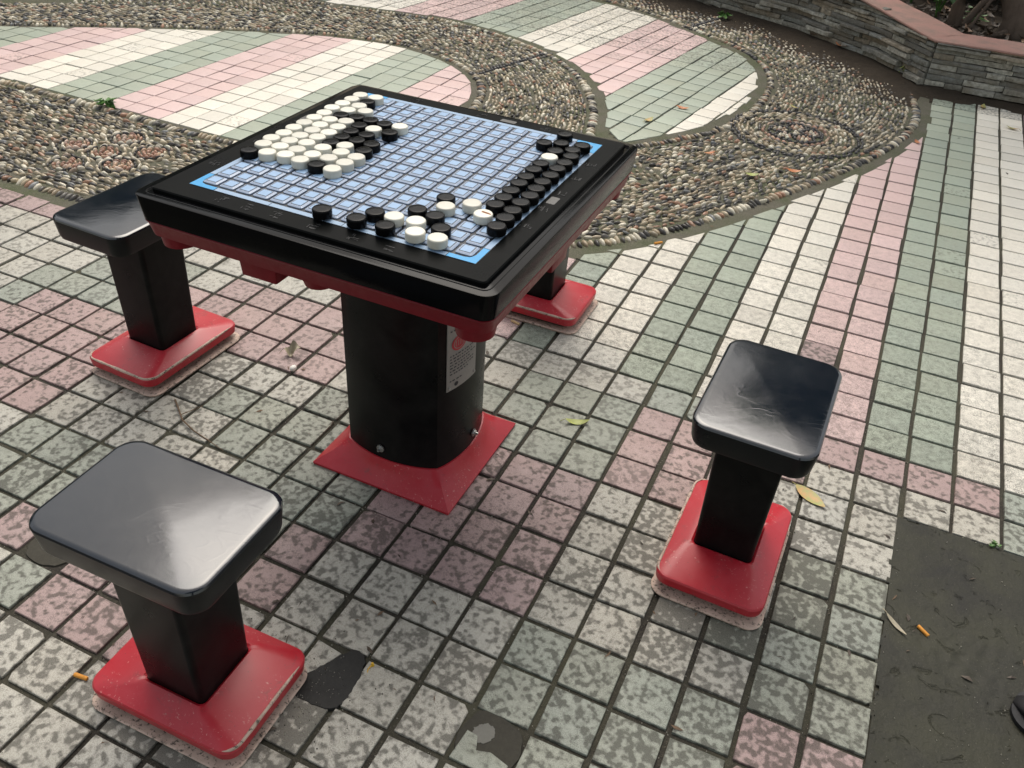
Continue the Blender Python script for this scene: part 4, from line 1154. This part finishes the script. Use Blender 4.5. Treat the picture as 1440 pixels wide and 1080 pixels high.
def butt(label, x, y, l, rz, mat, z=.03):
    m = MB(); V, F = ring_loft([[(t, r*math.cos(2*pi*i/12), r*math.sin(2*pi*i/12)) for i in range(12)] for t, r in ((-l/2, .033), (-l/2+.01, .036), (0, .036), (l/2-.01, .035), (l/2, .031))])
    m.add(V, [tuple(reversed(f)) for f in F], 0)
    o = m.build('cigarette_butt', M[mat], None, 40, label=label, cat='cigarette butt', group='cigarette butts on the paving'); o.location = Vector((x, y, z+.008))*U; o.rotation_euler = (0, .05, rz)
butt('orange cigarette butt left of the nearest stool base', -1.9, -3.42, .24, .15, 'butt_o')
butt('orange cigarette butt lying on the cement patch', 10.63, 4.07, .24, -.65, 'butt_o', .01)
butt('tan cigarette butt beside the foot of the stool behind the table', -.17, 9.75, .26, -.2, 'butt_w')
butt('orange cigarette butt at the pebble edging right of the table', 1.85, 16.3, .3, .9, 'butt_o')
m = MB(); IV, IF = ico(2); m.add([(v[0]*.075*(1+.2*mnoise.noise(tuple(v*2))), v[1]*.10, .075+v[2]*.07) for v in IV], [tuple(f) for f in IF])
o = m.build('white_pebble', M['chip'], None, 50, label='small white stone chip on a grout line left of the column', cat='stone'); o.location = Vector((-4.0, 5.12, 0))*U
m = MB(); P = [(-5.62, 2.86), (-5.3, 2.62), (-4.95, 2.35), (-4.5, 2.2), (-4.0, 2.12), (-3.55, 2.02)]
m.add(*tube([(x+4.5, y-2.2, .03+.04*math.sin(i)) for i, (x, y) in enumerate(P)], [.022, .02, .02, .018, .014, .006], 6))
m.add(*tube([(-.62, .28, .05), (-.50, .55, .05), (-.42, .78, .04)], [.012, .010, .005], 5))
o = m.build('twig', M['twig'], None, 60, label='thin curved dry twig on the tiles behind the nearest stool', cat='twig'); o.location = Vector((-4.5, 2.2, 0))*U
m = MB(); m.add(*cyl(.035, .02, 0, .06, 10)); m.add(*tube([(0, 0, .03), (-.02, -.10, .01), (0, -.16, .0)], [.012, .01, .006], 5))
o = m.build('plastic_scrap', M['yellow'], None, 40, label='tiny yellow plastic scrap beside the tar patch', cat='scrap'); o.location = Vector((2.14, -1.08, .0))*U
# toe of a shoe reaching in at the right edge
m = MB(); rings = []
for t in np.linspace(0, 1, 12):
    w = .46*math.sqrt(max(0, 1-(1-min(1, t*1.6+.02))**2))*(1 if t < .6 else 1-.1*(t-.6)); h = .34*math.sqrt(max(.001, 1-(1-min(1, t*1.8+.02))**2))+.25*t
    rings.append([(t*2.4, w*math.cos(a), max(0, .06+h*.5+h*.5*math.sin(a)) if math.sin(a) > -.5 else .0) for a in np.linspace(0, 2*pi, 18, endpoint=False)])
SHOE = thing('shoe', 'black shoe toe just entering the photo at its right edge', 'shoe', (12.13, 3.22, 0), None, -.35)
m.add(*ring_loft(rings)); m.build('upper', M['rubber'], SHOE, 60)
m = MB(); V, F = loft([(0, 1.25, .47, .40), (.09, 1.25, .48, .40)], 8); m.add([(a+1.25, b, c) for a, b, c in V], F); m.build('sole', M['rubber'], SHOE, 40)

# ------------------------------------------------------------------ light
w = bpy.data.worlds.new('World'); SC.world = w; w.use_nodes = True
nt = w.node_tree; bg = nt.nodes['Background']; sky = nt.nodes.new('ShaderNodeTexSky'); sky.sky_type = 'NISHITA'
sky.sun_disc = False; EL, AZ = math.radians(58), math.radians(-25)
sky.sun_elevation = EL; sky.sun_rotation = AZ; sky.air_density = 1.6; sky.dust_density = 4; sky.ozone_density = .6
hs = nt.nodes.new('ShaderNodeHueSaturation'); hs.inputs['Saturation'].default_value = .5; nt.links.new(sky.outputs[0], hs.inputs['Color'])
tn = nt.nodes.new('ShaderNodeMix'); tn.data_type = 'RGBA'; tn.blend_type = 'MULTIPLY'; tn.inputs[0].default_value = 1; tn.inputs[7].default_value = (1, .965, .905, 1)
nt.links.new(hs.outputs[0], tn.inputs[6]); nt.links.new(tn.outputs[2], bg.inputs[0]); bg.inputs[1].default_value = .13
sd = bpy.data.lights.new('sun', 'SUN'); sd.energy = 1.1; sd.angle = math.radians(40); sd.color = (1, .97, .92)
so = bpy.data.objects.new('sun', sd); COL.objects.link(so)
d = Vector((math.sin(AZ)*math.cos(EL), math.cos(AZ)*math.cos(EL), math.sin(EL)))
so.rotation_euler = d.to_track_quat('Z', 'Y').to_euler()
SC.view_settings.view_transform = 'Standard'; SC.view_settings.look = 'None'; SC.view_settings.exposure = 0.6; SC.view_settings.gamma = 1
